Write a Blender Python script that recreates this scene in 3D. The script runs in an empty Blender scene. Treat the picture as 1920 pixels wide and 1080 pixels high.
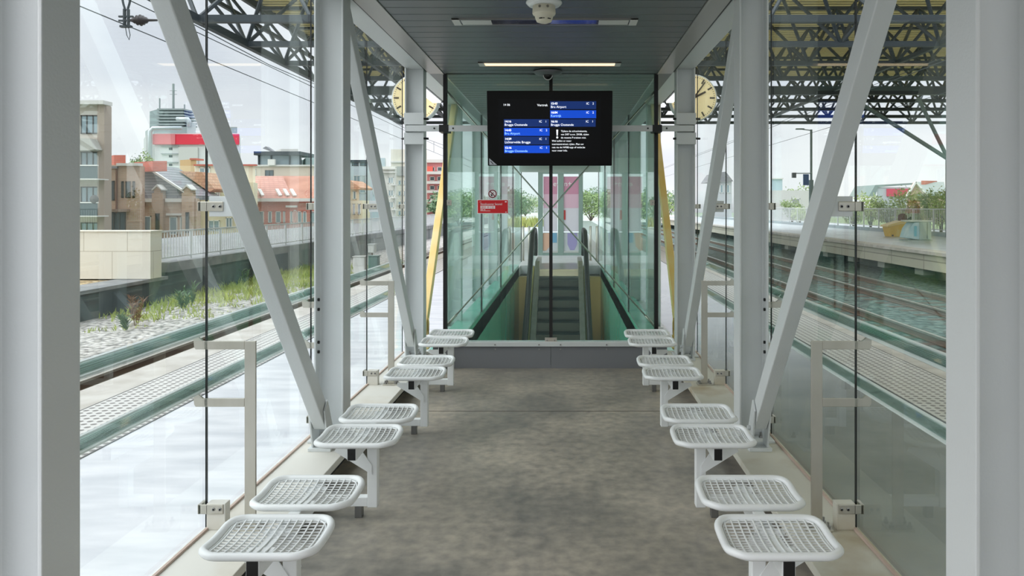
import bpy, math, random
from mathutils import Vector, Matrix

# ---------------------------------------------------------------- scene, camera, light
S = bpy.context.scene
COL = S.collection
F, CX, CY, H = 1387.0, 1060.0, 387.0, 1.76      # focal length in pixels, vanishing point, eye height
cam = bpy.data.objects.new('camera', bpy.data.cameras.new('camera'))
COL.objects.link(cam)
cam.location = (0, 0, H)
cam.rotation_euler = (math.radians(90), 0, 0)
cam.data.sensor_fit = 'HORIZONTAL'
cam.data.sensor_width = 36.0
cam.data.lens = F / 1920 * 36
cam.data.shift_x = (960 - CX) / 1920
cam.data.shift_y = -(540 - CY) / 1920
cam.data.clip_end = 2000
S.camera = cam
S.view_settings.view_transform = 'Standard'
S.view_settings.look = 'None'
S.view_settings.gamma = 1.0
S.view_settings.exposure = 0.45
S.view_settings.use_curve_mapping = False
S.cycles.transparent_max_bounces = 40
S.cycles.max_bounces = 10
S.cycles.diffuse_bounces = 5

def lin(c):
    return tuple(((v / 255) / 12.92 if v / 255 <= 0.04045 else ((v / 255 + 0.055) / 1.055) ** 2.4) for v in c)
def rgba(c):
    return (*lin(c), 1.0)

def make_world():
    w = bpy.data.worlds.new('overcast_sky'); S.world = w
    w.use_nodes = True
    nt = w.node_tree; nt.nodes.clear()
    N = nt.nodes.new; L = nt.links.new
    out = N('ShaderNodeOutputWorld'); bg = N('ShaderNodeBackground')
    tc = N('ShaderNodeTexCoord'); sep = N('ShaderNodeSeparateXYZ')
    L(tc.outputs['Generated'], sep.inputs[0])
    ramp = N('ShaderNodeValToRGB')
    e = ramp.color_ramp.elements
    e[0].position = 0.0; e[0].color = (0.36, 0.37, 0.36, 1)
    e[1].position = 1.0; e[1].color = (1.8, 1.85, 1.95, 1)
    for p, c in ((0.49, (0.40, 0.41, 0.41, 1)), (0.505, (0.76, 0.77, 0.79, 1)), (0.60, (0.72, 0.73, 0.78, 1)), (0.70, (0.78, 0.80, 0.86, 1)), (0.80, (1.2, 1.25, 1.35, 1))):
        k = e.new(p); k.color = c
    mr = N('ShaderNodeMapRange'); mr.inputs[1].default_value = -1; mr.inputs[2].default_value = 1
    L(sep.outputs['Z'], mr.inputs[0]); L(mr.outputs[0], ramp.inputs[0])
    mp = N('ShaderNodeMapping'); mp.inputs['Scale'].default_value = (1.0, 1.0, 2.6)
    L(tc.outputs['Generated'], mp.inputs[0])
    nz = N('ShaderNodeTexNoise'); nz.inputs['Scale'].default_value = 3.4; nz.inputs['Detail'].default_value = 6; nz.inputs['Roughness'].default_value = 0.5
    L(mp.outputs[0], nz.inputs['Vector'])
    cr = N('ShaderNodeValToRGB')
    cr.color_ramp.elements[0].position = 0.38; cr.color_ramp.elements[0].color = (0.86, 0.88, 0.92, 1)
    cr.color_ramp.elements[1].position = 0.62; cr.color_ramp.elements[1].color = (1.08, 1.08, 1.07, 1)
    L(nz.outputs['Fac'], cr.inputs[0])
    mx = N('ShaderNodeMixRGB'); mx.blend_type = 'MULTIPLY'; mx.inputs[0].default_value = 1.0
    L(ramp.outputs[0], mx.inputs[1]); L(cr.outputs[0], mx.inputs[2])
    L(mx.outputs[0], bg.inputs[0]); bg.inputs[1].default_value = 1.0
    L(bg.outputs[0], out.inputs[0])
make_world()

sun = bpy.data.objects.new('sun', bpy.data.lights.new('sun', 'SUN'))
COL.objects.link(sun)
sun.data.energy = 1.9
sun.data.angle = math.radians(70)
sun.data.color = (1.0, 0.98, 0.95)
sun.rotation_euler = Vector((0.80, 0.28, -0.78)).to_track_quat('-Z', 'Y').to_euler()

# ---------------------------------------------------------------- helpers
WL = {}
rnd = random.Random(7)

def at(px, py, y):
    """a point of the place at depth y, from where it stands in the photograph"""
    return Vector(((px - CX) * y / F, y, H - (py - CY) * y / F))

class MB:
    def __init__(s):
        s.v = []; s.f = []
    def add(s, vs, fs):
        o = len(s.v); s.v += [tuple(p) for p in vs]; s.f += [tuple(i + o for i in q) for q in fs]; return s
    def box(s, x0, x1, y0, y1, z0, z1):
        x0, x1 = sorted((x0, x1)); y0, y1 = sorted((y0, y1)); z0, z1 = sorted((z0, z1))
        return s.add([(x0,y0,z0),(x1,y0,z0),(x1,y1,z0),(x0,y1,z0),(x0,y0,z1),(x1,y0,z1),(x1,y1,z1),(x0,y1,z1)],
              [(0,3,2,1),(4,5,6,7),(0,1,5,4),(1,2,6,5),(2,3,7,6),(3,0,4,7)])
    def bar(s, a, b, w, h, up=(0,0,1)):
        """rectangular bar from a to b, w across, h in the 'up' sense"""
        a = Vector(a); b = Vector(b); d = (b - a).normalized(); up = Vector(up)
        if abs(d.dot(up)) > 0.98: up = Vector((0,1,0))
        sx = d.cross(up).normalized(); sy = sx.cross(d).normalized()
        vs = []
        for p in (a, b):
            for i, j in ((-1,-1),(1,-1),(1,1),(-1,1)):
                vs.append(p + sx * (i * w / 2) + sy * (j * h / 2))
        return s.add(vs, [(0,1,2,3),(7,6,5,4),(0,4,5,1),(1,5,6,2),(2,6,7,3),(3,7,4,0)])
    def tube(s, pts, r, n=8, closed=False, rr=None):
        pts = [Vector(p) for p in pts]; m = len(pts); rings = []
        prev = None
        for i, p in enumerate(pts):
            if closed: d = pts[(i+1) % m] - pts[i-1]
            elif i == 0: d = pts[1] - p
            elif i == m-1: d = p - pts[i-1]
            else: d = (pts[i+1] - p).normalized() + (p - pts[i-1]).normalized()
            d.normalize()
            up = prev if prev is not None else (Vector((0,0,1)) if abs(d.z) < 0.9 else Vector((0,1,0)))
            sx = d.cross(up)
            if sx.length < 1e-6: sx = d.cross(Vector((1,0,0)))
            sx.normalize(); sy = sx.cross(d).normalized(); prev = sy
            R = rr[i] if rr else r
            rings.append([p + (sx * math.cos(2*math.pi*k/n + math.pi/n) + sy * math.sin(2*math.pi*k/n + math.pi/n)) * R for k in range(n)])
        o = [q for ring in rings for q in ring]; fs = []
        for i in range(m if closed else m-1):
            a = i*n; b = ((i+1) % m)*n
            for k in range(n): fs.append((a+k, b+k, b+(k+1)%n, a+(k+1)%n))
        if not closed:
            fs.append(tuple(range(n))); fs.append(tuple((m-1)*n + k for k in range(n-1,-1,-1)))
        return s.add(o, fs)
    def lathe(s, prof, c, axis='z', n=24):
        """prof: list of (radius, height along the axis)"""
        c = Vector(c); vs = []
        for r, h in prof:
            for k in range(n):
                a = 2*math.pi*k/n; u, w = r*math.cos(a), r*math.sin(a)
                vs.append(c + (Vector((u,w,h)) if axis == 'z' else Vector((u,h,w)) if axis == 'y' else Vector((h,u,w))))
        fs = []
        for i in range(len(prof)-1):
            for k in range(n): fs.append((i*n+k, i*n+(k+1)%n, (i+1)*n+(k+1)%n, (i+1)*n+k))
        if prof[0][0] > 1e-4: fs.append(tuple(range(n-1,-1,-1)))
        if prof[-1][0] > 1e-4: fs.append(tuple((len(prof)-1)*n+k for k in range(n)))
        return s.add(vs, fs)
    def prism(s, poly, a, b, plane='xz'):
        """polygon in a plane, extruded along the remaining axis from a to b"""
        n = len(poly); vs = []
        for t in (a, b):
            for p, q in poly:
                vs.append((p, t, q) if plane == 'xz' else (t, p, q) if plane == 'yz' else (p, q, t))
        return s.add(vs, [tuple(range(n)), tuple(range(2*n-1, n-1, -1))] + [(k, n+k, n+(k+1)%n, (k+1)%n) for k in range(n)])
    def text(s, body, x, z, y, size, align='LEFT', thick=0.0, wide=1.0):
        """lettering standing in the xz plane, read from -y"""
        cu = bpy.data.curves.new('lettering', 'FONT'); cu.body = body; cu.size = size; cu.align_x = align; cu.extrude = thick
        cu.resolution_u = 3
        ob = bpy.data.objects.new('lettering', cu); COL.objects.link(ob)
        bpy.context.view_layer.update()
        me = bpy.data.meshes.new_from_object(ob.evaluated_get(bpy.context.evaluated_depsgraph_get()))
        s.add([(x + v.co.x * wide, y - v.co.z, z + v.co.y) for v in me.vertices], [tuple(p.vertices) for p in me.polygons])
        bpy.data.objects.remove(ob); bpy.data.curves.remove(cu); bpy.data.meshes.remove(me)
        return s
    def build(s, name, mat, parent=None, local=False, smooth=False, bevel=0.0, bseg=2):
        off = Vector((0,0,0)) if (local or parent is None) else WL[parent.name]
        me = bpy.data.meshes.new(name)
        me.from_pydata([tuple(Vector(p) - off) for p in s.v], [], s.f)
        me.update()
        import bmesh
        bm = bmesh.new(); bm.from_mesh(me); bmesh.ops.recalc_face_normals(bm, faces=bm.faces); bm.to_mesh(me); bm.free()
        o = bpy.data.objects.new(name, me); COL.objects.link(o)
        if mat: me.materials.append(mat)
        if parent is not None: o.parent = parent
        WL[o.name] = off
        if smooth:
            me.shade_smooth()
        if bevel > 0:
            b = o.modifiers.new('bevel', 'BEVEL'); b.width = bevel; b.segments = bseg; b.limit_method = 'ANGLE'; b.angle_limit = math.radians(40)
        return o

def tag(o, label, cat, group=None):
    o['label'] = label; o['category'] = cat
    if group: o['group'] = group
    return o
def thing(name, label, cat, loc=(0,0,0), group=None):
    o = bpy.data.objects.new(name, None); COL.objects.link(o)
    o.location = loc; o.empty_display_size = 0.1
    WL[o.name] = Vector(loc)
    return tag(o, label, cat, group)
def struct(name, mb, mat, **kw):
    o = mb.build(name, mat, **kw); o['kind'] = 'structure'; return o
def copy_tree(o, parent=None):
    c = o.copy(); COL.objects.link(c)
    if parent is not None: c.parent = parent
    for ch in list(o.children): copy_tree(ch, c)
    return c
def dup(root, loc, label=None, rotz=None):
    r = copy_tree(root); r.location = loc
    if rotz is not None: r.rotation_euler = (0,0,rotz)
    if label: r['label'] = label
    WL[r.name] = Vector(loc)
    return r

# ---------------------------------------------------------------- materials
def pbr(name, col, rough=0.5, metal=0.0, noise=None, col2=None, bump=0.0, bscale=None, stretch=(1,1,1), detail=4, lo=0.35, hi=0.65, emit=None, estr=0.0, spec=0.5):
    m = bpy.data.materials.new(name); m.use_nodes = True
    nt = m.node_tree; b = nt.nodes['Principled BSDF']; N = nt.nodes.new; L = nt.links.new
    b.inputs['Base Color'].default_value = rgba(col); b.inputs['Roughness'].default_value = rough; b.inputs['Metallic'].default_value = metal
    b.inputs['Specular IOR Level'].default_value = spec
    if noise or bump:
        tc = N('ShaderNodeTexCoord'); mp = N('ShaderNodeMapping'); mp.inputs['Scale'].default_value = stretch
        L(tc.outputs['Object'], mp.inputs[0])
    if noise:
        nz = N('ShaderNodeTexNoise'); nz.inputs['Scale'].default_value = noise; nz.inputs['Detail'].default_value = detail
        L(mp.outputs[0], nz.inputs['Vector'])
        cr = N('ShaderNodeValToRGB'); e = cr.color_ramp.elements
        e[0].position = lo; e[0].color = rgba(col); e[1].position = hi; e[1].color = rgba(col2 or col)
        L(nz.outputs['Fac'], cr.inputs[0]); L(cr.outputs[0], b.inputs['Base Color'])
    if bump:
        n2 = N('ShaderNodeTexNoise'); n2.inputs['Scale'].default_value = bscale or 60; n2.inputs['Detail'].default_value = 3
        L(mp.outputs[0], n2.inputs['Vector'])
        bp = N('ShaderNodeBump'); bp.inputs['Strength'].default_value = bump; bp.inputs['Distance'].default_value = 0.01
        L(n2.outputs['Fac'], bp.inputs['Height']); L(bp.outputs[0], b.inputs['Normal'])
    if emit:
        b.inputs['Emission Color'].default_value = rgba(emit); b.inputs['Emission Strength'].default_value = estr
    return m

def glass_mat(name, tint=(0.93,0.975,0.96), refl=1.0, rough=0.0, haze=0.0):
    m = bpy.data.materials.new(name); m.use_nodes = True
    nt = m.node_tree; nt.nodes.clear(); N = nt.nodes.new; L = nt.links.new
    out = N('ShaderNodeOutputMaterial'); tr = N('ShaderNodeBsdfTransparent'); tr.inputs[0].default_value = (*tint, 1)
    gl = N('ShaderNodeBsdfGlossy'); gl.inputs['Roughness'].default_value = rough; gl.inputs[0].default_value = (0.95,1.0,0.98,1)
    fr = N('ShaderNodeFresnel'); fr.inputs[0].default_value = 1.5
    mu = N('ShaderNodeMath'); mu.operation = 'MULTIPLY'; mu.inputs[1].default_value = refl
    L(fr.outputs[0], mu.inputs[0])
    mx = N('ShaderNodeMixShader'); L(mu.outputs[0], mx.inputs[0]); L(tr.outputs[0], mx.inputs[1]); L(gl.outputs[0], mx.inputs[2])
    last = mx
    if haze > 0:
        df = N('ShaderNodeBsdfDiffuse'); df.inputs[0].default_value = (0.55,0.75,0.70,1)
        m2 = N('ShaderNodeMixShader'); m2.inputs[0].default_value = haze
        L(mx.outputs[0], m2.inputs[1]); L(df.outputs[0], m2.inputs[2]); last = m2
    L(last.outputs[0], out.inputs[0])
    return m

def brick_mat(name, c1, c2, mortar, scale=1.0, bw=0.5, rh=0.25, msize=0.02, rough=0.8, off=0.5):
    m = pbr(name, c1, rough)
    nt = m.node_tree; b = nt.nodes['Principled BSDF']; N = nt.nodes.new; L = nt.links.new
    tc = N('ShaderNodeTexCoord'); sp = N('ShaderNodeSeparateXYZ'); cb = N('ShaderNodeCombineXYZ'); ad = N('ShaderNodeMath')
    L(tc.outputs['Object'], sp.inputs[0]); L(sp.outputs[0], ad.inputs[0]); L(sp.outputs[1], ad.inputs[1])
    L(ad.outputs[0], cb.inputs[0]); L(sp.outputs[2], cb.inputs[1])
    br = N('ShaderNodeTexBrick'); br.offset = off
    br.inputs['Color1'].default_value = rgba(c1); br.inputs['Color2'].default_value = rgba(c2); br.inputs['Mortar'].default_value = rgba(mortar)
    br.inputs['Scale'].default_value = scale; br.inputs['Brick Width'].default_value = bw; br.inputs['Row Height'].default_value = rh; br.inputs['Mortar Size'].default_value = msize
    L(cb.outputs[0], br.inputs[0]); L(br.outputs[0], b.inputs['Base Color'])
    return m

def emission(name, col, st):
    m = bpy.data.materials.new(name); m.use_nodes = True
    nt = m.node_tree; b = nt.nodes['Principled BSDF']
    b.inputs['Base Color'].default_value = rgba(col); b.inputs['Emission Color'].default_value = rgba(col); b.inputs['Emission Strength'].default_value = st
    b.inputs['Roughness'].default_value = 0.6
    return m

M = {}
M['paint'] = pbr('light_grey_paint', (205,209,209), 0.38, bump=0.10, bscale=90)
M['seat'] = pbr('white_coated_steel', (226,229,229), 0.3)
M['seat_metal'] = pbr('bare_steel_foot', (120,120,118), 0.45, 0.6)
M['black'] = pbr('black_rubber', (12,12,13), 0.45)
M['cap'] = pbr('black_plastic', (14,14,15), 0.35)
M['stainless'] = pbr('stainless_steel', (196,192,182), 0.36, 0.85, noise=6, col2=(182,178,166), stretch=(1,1,0.3))
M['bolt'] = pbr('zinc_bolt', (150,150,148), 0.35, 0.9)
M['glass'] = glass_mat('clear_glass', (0.965,0.988,0.98), 0.18)
M['glass_teal'] = glass_mat('enclosure_glass', (0.92,0.978,0.96), 0.4, 0.0, 0.025)
M['glass_rail'] = glass_mat('green_glass_rail', (0.84,0.94,0.91), 1.6, 0.04, 0.08)
M['ceiling'] = pbr('anthracite_ceiling_plank', (102,107,109), 0.42, 0.2)
M['soffit'] = pbr('brushed_trim', (158,156,152), 0.3, 0.6)
M['panel'] = pbr('grey_panel', (118,120,124), 0.5, bump=0.05, bscale=150)
M['dark_steel'] = pbr('dark_blue_steel', (52,60,66), 0.5)
M['deck'] = pbr('yellowish_roof_sheet', (206,198,150), 0.6)
_nt = M['deck'].node_tree; _tl = _nt.nodes.new('ShaderNodeBsdfTranslucent'); _tl.inputs[0].default_value = rgba((222,212,170)); _mx = _nt.nodes.new('ShaderNodeMixShader'); _mx.inputs[0].default_value = 0.5
_nt.links.new(_nt.nodes['Principled BSDF'].outputs[0], _mx.inputs[1]); _nt.links.new(_tl.outputs[0], _mx.inputs[2]); _nt.links.new(_mx.outputs[0], _nt.nodes['Material Output'].inputs[0])
M['screen_case'] = pbr('black_screen_casing', (4,4,5), 0.35, spec=0.2)
M['sign_red'] = pbr('red_sticker', (205,10,18), 0.35)
M['sign_white'] = pbr('white_print', (240,235,235), 0.4)
M['sign_black'] = pbr('black_print', (20,16,18), 0.4)
M['rust'] = pbr('rusty_rail', (120,98,82), 0.5, 0.4)
M['sealant'] = pbr('pinkish_sealant', (186,166,154), 0.7)
M['concrete'] = pbr('light_concrete', (196,192,178), 0.75, noise=2.5, col2=(172,168,152), stretch=(1,1,2))
M['wood_dark'] = pbr('dark_sleeper', (84,72,62), 0.8)
M['lamp_end'] = pbr('lamp_end_cap', (200,200,195), 0.4)
M['yellow_steel'] = pbr('yellow_mottled_steel', (222,184,96), 0.5, noise=2.0, col2=(226,206,150), stretch=(1,1,0.6))  # yellow tone, mottled with a paler one

def floor_material():
    m = pbr('polished_concrete', (130,127,120), 0.32, noise=1.3, col2=(174,166,152), detail=9, lo=0.34, hi=0.68, spec=0.5)
    nt = m.node_tree; b = nt.nodes['Principled BSDF']; N = nt.nodes.new; L = nt.links.new
    tc = N('ShaderNodeTexCoord'); nz = N('ShaderNodeTexNoise'); nz.inputs['Scale'].default_value = 14; nz.inputs['Detail'].default_value = 6
    L(tc.outputs['Object'], nz.inputs['Vector'])
    old = b.inputs['Base Color'].links[0].from_socket
    cr = N('ShaderNodeValToRGB'); cr.color_ramp.elements[0].position = 0.3; cr.color_ramp.elements[0].color = (0.66,0.67,0.69,1); cr.color_ramp.elements[1].position = 0.7; cr.color_ramp.elements[1].color = (1.12,1.10,1.07,1)
    L(nz.outputs['Fac'], cr.inputs[0])
    mx = N('ShaderNodeMixRGB'); mx.blend_type = 'MULTIPLY'; mx.inputs[0].default_value = 1
    L(old, mx.inputs[1]); L(cr.outputs[0], mx.inputs[2]); L(mx.outputs[0], b.inputs['Base Color'])
    r = N('ShaderNodeMapRange'); r.inputs[3].default_value = 0.24; r.inputs[4].default_value = 0.44
    L(nz.outputs['Fac'], r.inputs[0]); L(r.outputs[0], b.inputs['Roughness'])
    return m
M['floor'] = floor_material()

def curb_material():
    m = pbr('stained_kerb_paint', (200,198,186), 0.5, noise=2.2, col2=(158,138,102), detail=7, lo=0.52, hi=0.78)
    return m
M['curb'] = curb_material()
M['curb_left'] = pbr('kerb_paint', (214,212,204), 0.5, noise=2.2, col2=(190,178,156), detail=7, lo=0.5, hi=0.85)
M['paving'] = pbr('pale_paving', (212,212,216), 0.5, noise=3, col2=(188,190,196), detail=6, stretch=(0.5,2,1))
M['paving_shaded'] = pbr('shaded_smooth_paving', (128,136,140), 0.16, noise=1.4, col2=(150,156,158), detail=6, spec=0.7)  # darker, glossier paving copy; the right platform's shade is in its colour
M['coping'] = pbr('white_platform_edge', (200,196,190), 0.6, noise=3, col2=(178,172,164))

def tactile_material():
    m = pbr('tactile_slab', (205,203,200), 0.6)
    nt = m.node_tree; b = nt.nodes['Principled BSDF']; N = nt.nodes.new; L = nt.links.new
    tc = N('ShaderNodeTexCoord'); mp = N('ShaderNodeMapping'); mp.inputs['Scale'].default_value = (12.5, 12.5, 0.0)
    L(tc.outputs['Object'], mp.inputs[0])
    fr = N('ShaderNodeVectorMath'); fr.operation = 'FRACTION'; L(mp.outputs[0], fr.inputs[0])
    sb = N('ShaderNodeVectorMath'); sb.operation = 'SUBTRACT'; sb.inputs[1].default_value = (0.5,0.5,0); L(fr.outputs[0], sb.inputs[0])
    ln = N('ShaderNodeVectorMath'); ln.operation = 'LENGTH'; L(sb.outputs[0], ln.inputs[0])
    cr = N('ShaderNodeValToRGB'); cr.color_ramp.elements[0].position = 0.27; cr.color_ramp.elements[0].color = rgba((112,108,106)); cr.color_ramp.elements[1].position = 0.33; cr.color_ramp.elements[1].color = rgba((204,202,199))
    L(ln.outputs['Value'], cr.inputs[0]); L(cr.outputs[0], b.inputs['Base Color'])
    bp = N('ShaderNodeBump'); bp.inputs['Strength'].default_value = 0.6; bp.inputs['Distance'].default_value = 0.01; bp.invert = True
    L(ln.outputs['Value'], bp.inputs['Height']); L(bp.outputs[0], b.inputs['Normal'])
    return m
M['tactile'] = tactile_material()

def stones_material(name, c1, c2, c3, scale=9.0):
    m = pbr(name, c1, 0.85)
    nt = m.node_tree; b = nt.nodes['Principled BSDF']; N = nt.nodes.new; L = nt.links.new
    tc = N('ShaderNodeTexCoord'); vo = N('ShaderNodeTexVoronoi'); vo.inputs['Scale'].default_value = scale
    L(tc.outputs['Object'], vo.inputs['Vector'])
    cr = N('ShaderNodeValToRGB'); e = cr.color_ramp.elements
    e[0].color = rgba(c1); e[1].color = rgba(c3); k = e.new(0.5); k.color = rgba(c2)
    sp = N('ShaderNodeSeparateXYZ'); L(vo.outputs['Color'], sp.inputs[0]); L(sp.outputs[0], cr.inputs[0])
    dk = N('ShaderNodeValToRGB'); dk.color_ramp.elements[0].position = 0.4; dk.color_ramp.elements[0].color = (1,1,1,1); dk.color_ramp.elements[1].position = 0.75; dk.color_ramp.elements[1].color = (0.35,0.35,0.35,1)
    L(vo.outputs['Distance'], dk.inputs[0])
    mx = N('ShaderNodeMixRGB'); mx.blend_type = 'MULTIPLY'; mx.inputs[0].default_value = 1
    L(cr.outputs[0], mx.inputs[1]); L(dk.outputs[0], mx.inputs[2]); L(mx.outputs[0], b.inputs['Base Color'])
    bp = N('ShaderNodeBump'); bp.inputs['Strength'].default_value = 1.0; bp.inputs['Distance'].default_value = 0.05; bp.invert = True
    L(vo.outputs['Distance'], bp.inputs['Height']); L(bp.outputs[0], b.inputs['Normal'])
    return m
M['ballast'] = stones_material('pale_ballast', (170,166,158), (196,192,186), (214,210,206))
M['ballast_dark'] = stones_material('brown_ballast', (92,84,78), (118,108,100), (136,128,120))
M['ballast_green'] = stones_material('greenish_ballast', (66,86,82), (92,112,106), (112,128,120), 7)

# ---------------------------------------------------------------- setting: shelter
XL, XR = -1.785, 1.445          # glass planes
CIL, CIR = -1.511, 1.185        # inner faces of the columns
YE = 8.06                       # end wall
XM = -0.157                     # centre line
KZ = 0.16                       # top of the kerb
struct('floor', MB().box(-1.80, 1.46, -3, YE, -0.12, 0.0), M['floor'])
struct('trim_9', MB().box(-1.40, 1.07, 6.352, 6.362, 0.0, 0.0012), pbr('floor_joint', (92,88,82), 0.8))
# kerbs
kl = struct('trim_1', MB().box(-1.80, -1.44, -3, YE+0.15, KZ-0.025, KZ).box(-1.455, -1.44, -3, YE, KZ-0.045, KZ-0.02), M['curb_left'], bevel=0.004)
kr = struct('trim_2', MB().box(1.106, 1.46, -3, YE+0.15, KZ-0.025, KZ).box(1.106, 1.121, -3, YE, KZ-0.045, KZ-0.02), M['curb'], bevel=0.004)
struct('baseboard_left', MB().box(-1.80, -1.53, -3, YE, 0, KZ-0.025), pbr('shadow_recess_left', (42,42,42), 0.8))  # shadow under the kerb lip put into this dark colour
struct('baseboard_right', MB().box(1.19, 1.46, -3, YE, 0, KZ-0.025), pbr('brown_shadow_recess_right', (84,72,60), 0.8))  # recess shadow on this side put into the brown colour
struct('trim_3', MB().box(XL+0.007, XL+0.02, 2.2, 8.1, KZ, KZ+0.012), M['sealant'])
struct('trim_4', MB().box(XR-0.02, XR-0.007, 2.2, 8.1, KZ, KZ+0.012), M['sealant'])
# ceiling planks
mb = MB(); y = -3.0
while y < YE - 0.05:
    y1 = min(y + 0.182, YE - 0.01)
    mb.prism([(y, 3.206), (y + 0.008, 3.2), (y1 - 0.008, 3.2), (y1, 3.206), (y1, 3.23), (y, 3.23)], -1.31, 0.99, 'yz')
    y += 0.19
mb.box(-1.5, 1.18, -3, YE+0.1, 3.23, 3.30)
struct('ceiling', mb, M['ceiling'])
struct('trim_5', MB().box(-1.485, -1.312, -3, YE, 3.205, 3.228).box(-1.33, -1.312, -3, YE, 3.190, 3.21), M['soffit'], bevel=0.003)
struct('trim_6', MB().box(1.16, 0.992, -3, YE, 3.205, 3.228).box(1.01, 0.992, -3, YE, 3.190, 3.21), M['soffit'], bevel=0.003)

struct('trim_13', MB().box(-1.51, -1.486, -3, YE, 3.222, 3.236), M['black'])
struct('trim_14', MB().box(1.161, 1.185, -3, YE, 3.222, 3.236), M['black'])
# side glazing
JY = [2.2, 3.68, 5.19, 6.65, 8.1]
wn = 1
for X in (XL, XR):
    for a, b in zip(JY[:-1], JY[1:]):
        w = struct('window_%d' % wn, MB().box(X-0.007, X+0.007, a+0.006, b-0.006, KZ+0.005, 3.30), M['glass'])
        MB().box(X-0.0045, X+0.0045, b-0.0045, b+0.0045, KZ+0.005, 3.25).build('seal', M['black'], w)
        wn += 1
# end glazing
for a, b in ((-1.295, XM-0.012), (XM+0.012, 0.976)):
    struct('window_%d' % wn, MB().box(a, b, YE-0.007, YE+0.007, 0.292, 3.195), M['glass_teal']); wn += 1
struct('trim_7', MB().box(XM-0.018, XM+0.018, YE-0.012, YE+0.012, 0.29, 3.2), M['black'])
for i, x in enumerate((-1.307, 0.988)):
    struct('trim_%d' % (10+i), MB().box(x-0.02, x+0.02, YE-0.03, YE+0.03, 0.29, 3.2), M['black'])
wb = struct('wall_back', MB().box(-1.44, XM-0.002, YE-0.02, YE+0.02, 0.0, 0.235).box(XM+0.002, 1.106, YE-0.02, YE+0.02, 0.0, 0.235), M['panel'])
sill = struct('trim_8', MB().box(-1.44, 1.106, YE-0.045, YE+0.06, 0.240, 0.292), M['paint'], bevel=0.004)
for px in (929, 1011, 1051, 1137):
    x = (px - CX) * YE / F
    MB().lathe([(0.009,0),(0.009,-0.006),(0.0,-0.008)], (x, YE-0.045, 0.262), 'y', 10).build('bolt', M['bolt'], sill)
    MB().lathe([(0.009,0),(0.009,-0.006),(0.0,-0.008)], (x, YE-0.02, 0.205), 'y', 10).build('bolt', M['bolt'], wb)

# eave beams
for side, xi, xo, nm in (('left', -1.511, -1.711, 'left'), ('right', 1.185, 1.385, 'right')):
    t = thing('roof_beam', 'long light grey steel beam along the top of the %s glass wall' % nm, 'beam', ((xi+xo)/2, 2.6, 3.235), 'roof beams')
    MB().box(xi, xo, -3, 22, 3.237, 3.255).build('bottom_flange', M['paint'], t, bevel=0.003)
    xm = (xi+xo)/2
    MB().box(xm-0.006, xm+0.006, -3, 22, 3.255, 3.42).build('web', M['paint'], t)
    MB().box(xi, xo, -3, 22, 3.42, 3.438).build('top_flange', M['paint'], t)

# ---------------------------------------------------------------- columns
def column(s, xi, xo, yc, label, holes=False, arms=False, collar=False, z0=KZ, z1=3.236):
    """wide-flange column, web across the shelter"""
    t = thing('steel_column', label, 'column', ((xi+xo)/2, yc, z0), 'steel columns')
    hw = 0.085
    f = 0.013
    mb = MB()
    a, b = min(xi,xo), max(xi,xo)
    mb.prism([(a,yc-hw),(a+f,yc-hw),(a+f,yc-0.012),(a+f+0.012,yc-0.005),(b-f-0.012,yc-0.005),(b-f,yc-0.012),(b-f,yc-hw),(b,yc-hw),
              (b,yc+hw),(b-f,yc+hw),(b-f,yc+0.012),(b-f-0.012,yc+0.005),(a+f+0.012,yc+0.005),(a+f,yc+0.012),(a+f,yc+hw),(a,yc+hw)], z0+0.018, z1, 'xy')
    mb.build('shaft', M['paint'], t, bevel=0.003)
    MB().box(a-0.03, b+0.03, yc-hw-0.05, yc+hw+0.03, z0, z0+0.018).build('base_plate', M['paint'], t, bevel=0.003)
    for dx in (a+0.045, b-0.045):
        MB().lathe([(0.016,0),(0.016,0.014),(0.009,0.015),(0.009,0.035),(0,0.037)], (dx, yc-0.055, z0+0.018), 'z', 6).build('anchor_bolt', M['bolt'], t)
    if holes:
        xin = xo + f*s if s > 0 else xo - f        # inner side of the outer flange
        xin = a + f if s > 0 else b - f
        for zz in (1.12, 1.053, 0.828, 0.762):
            MB().lathe([(0.011,0),(0.011,0.012*s)], (xin, yc-0.045, zz), 'x', 8).build('bolt', M['black'], t)
    if arms:
        for zz in (1.07, 0.785):
            x0 = xo; x1 = XL-0.06 if s > 0 else XR+0.075
            arm_mesh(MB(), x0, x1, yc+0.07, zz).build('rail_arm', M['stainless'], t, bevel=0.002)
    if collar:
        for zz0, zz1 in ((2.42, 2.545), (2.63, 2.755)):
            MB().box(a-0.006, b+0.006, yc-hw-0.012, yc-hw, zz0, zz1).build('collar_plate', M['paint'], t, bevel=0.003)
            for xx in (a, b):
                MB().tube([(xx, yc-hw-0.006, (zz0+zz1)/2), (xx + (0.05 if xx == b else -0.03), yc-hw+0.02, (zz0+zz1)/2)], 0.012, 8).build('bolt', M['black'], t)
    return t

def arm_mesh(mb, x0, x1, yc, z):
    """flat arm running outwards from x0 to x1 with an upturned tip"""
    d = 1 if x1 > x0 else -1
    h = 0.021
    poly = [(x0, z-h), (x1-0.008*d, z-h), (x1, z-h+0.012), (x1+0.004*d, z+h+0.028), (x1-0.006*d, z+h+0.034), (x1-0.045*d, z+h), (x0, z+h)]
    return mb.prism(poly, yc-0.006, yc+0.006, 'xz')

for s, xi, xo, nm in ((1, CIL, -1.711, 'left'), (-1, CIR, 1.385, 'right')):
    column(s, xi, xo, 2.22, 'grey H-section steel column closest to the camera at the %s edge of the photo' % nm)
    column(s, xi, xo, 5.12, 'grey H-section column halfway down the %s glass wall, with a row of bolt holes' % nm, holes=True, arms=True)
    column(s, xi, xo, 7.96, 'grey column at the far end of the %s wall, with collar plates for the crossbar' % nm, collar=True)

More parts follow.
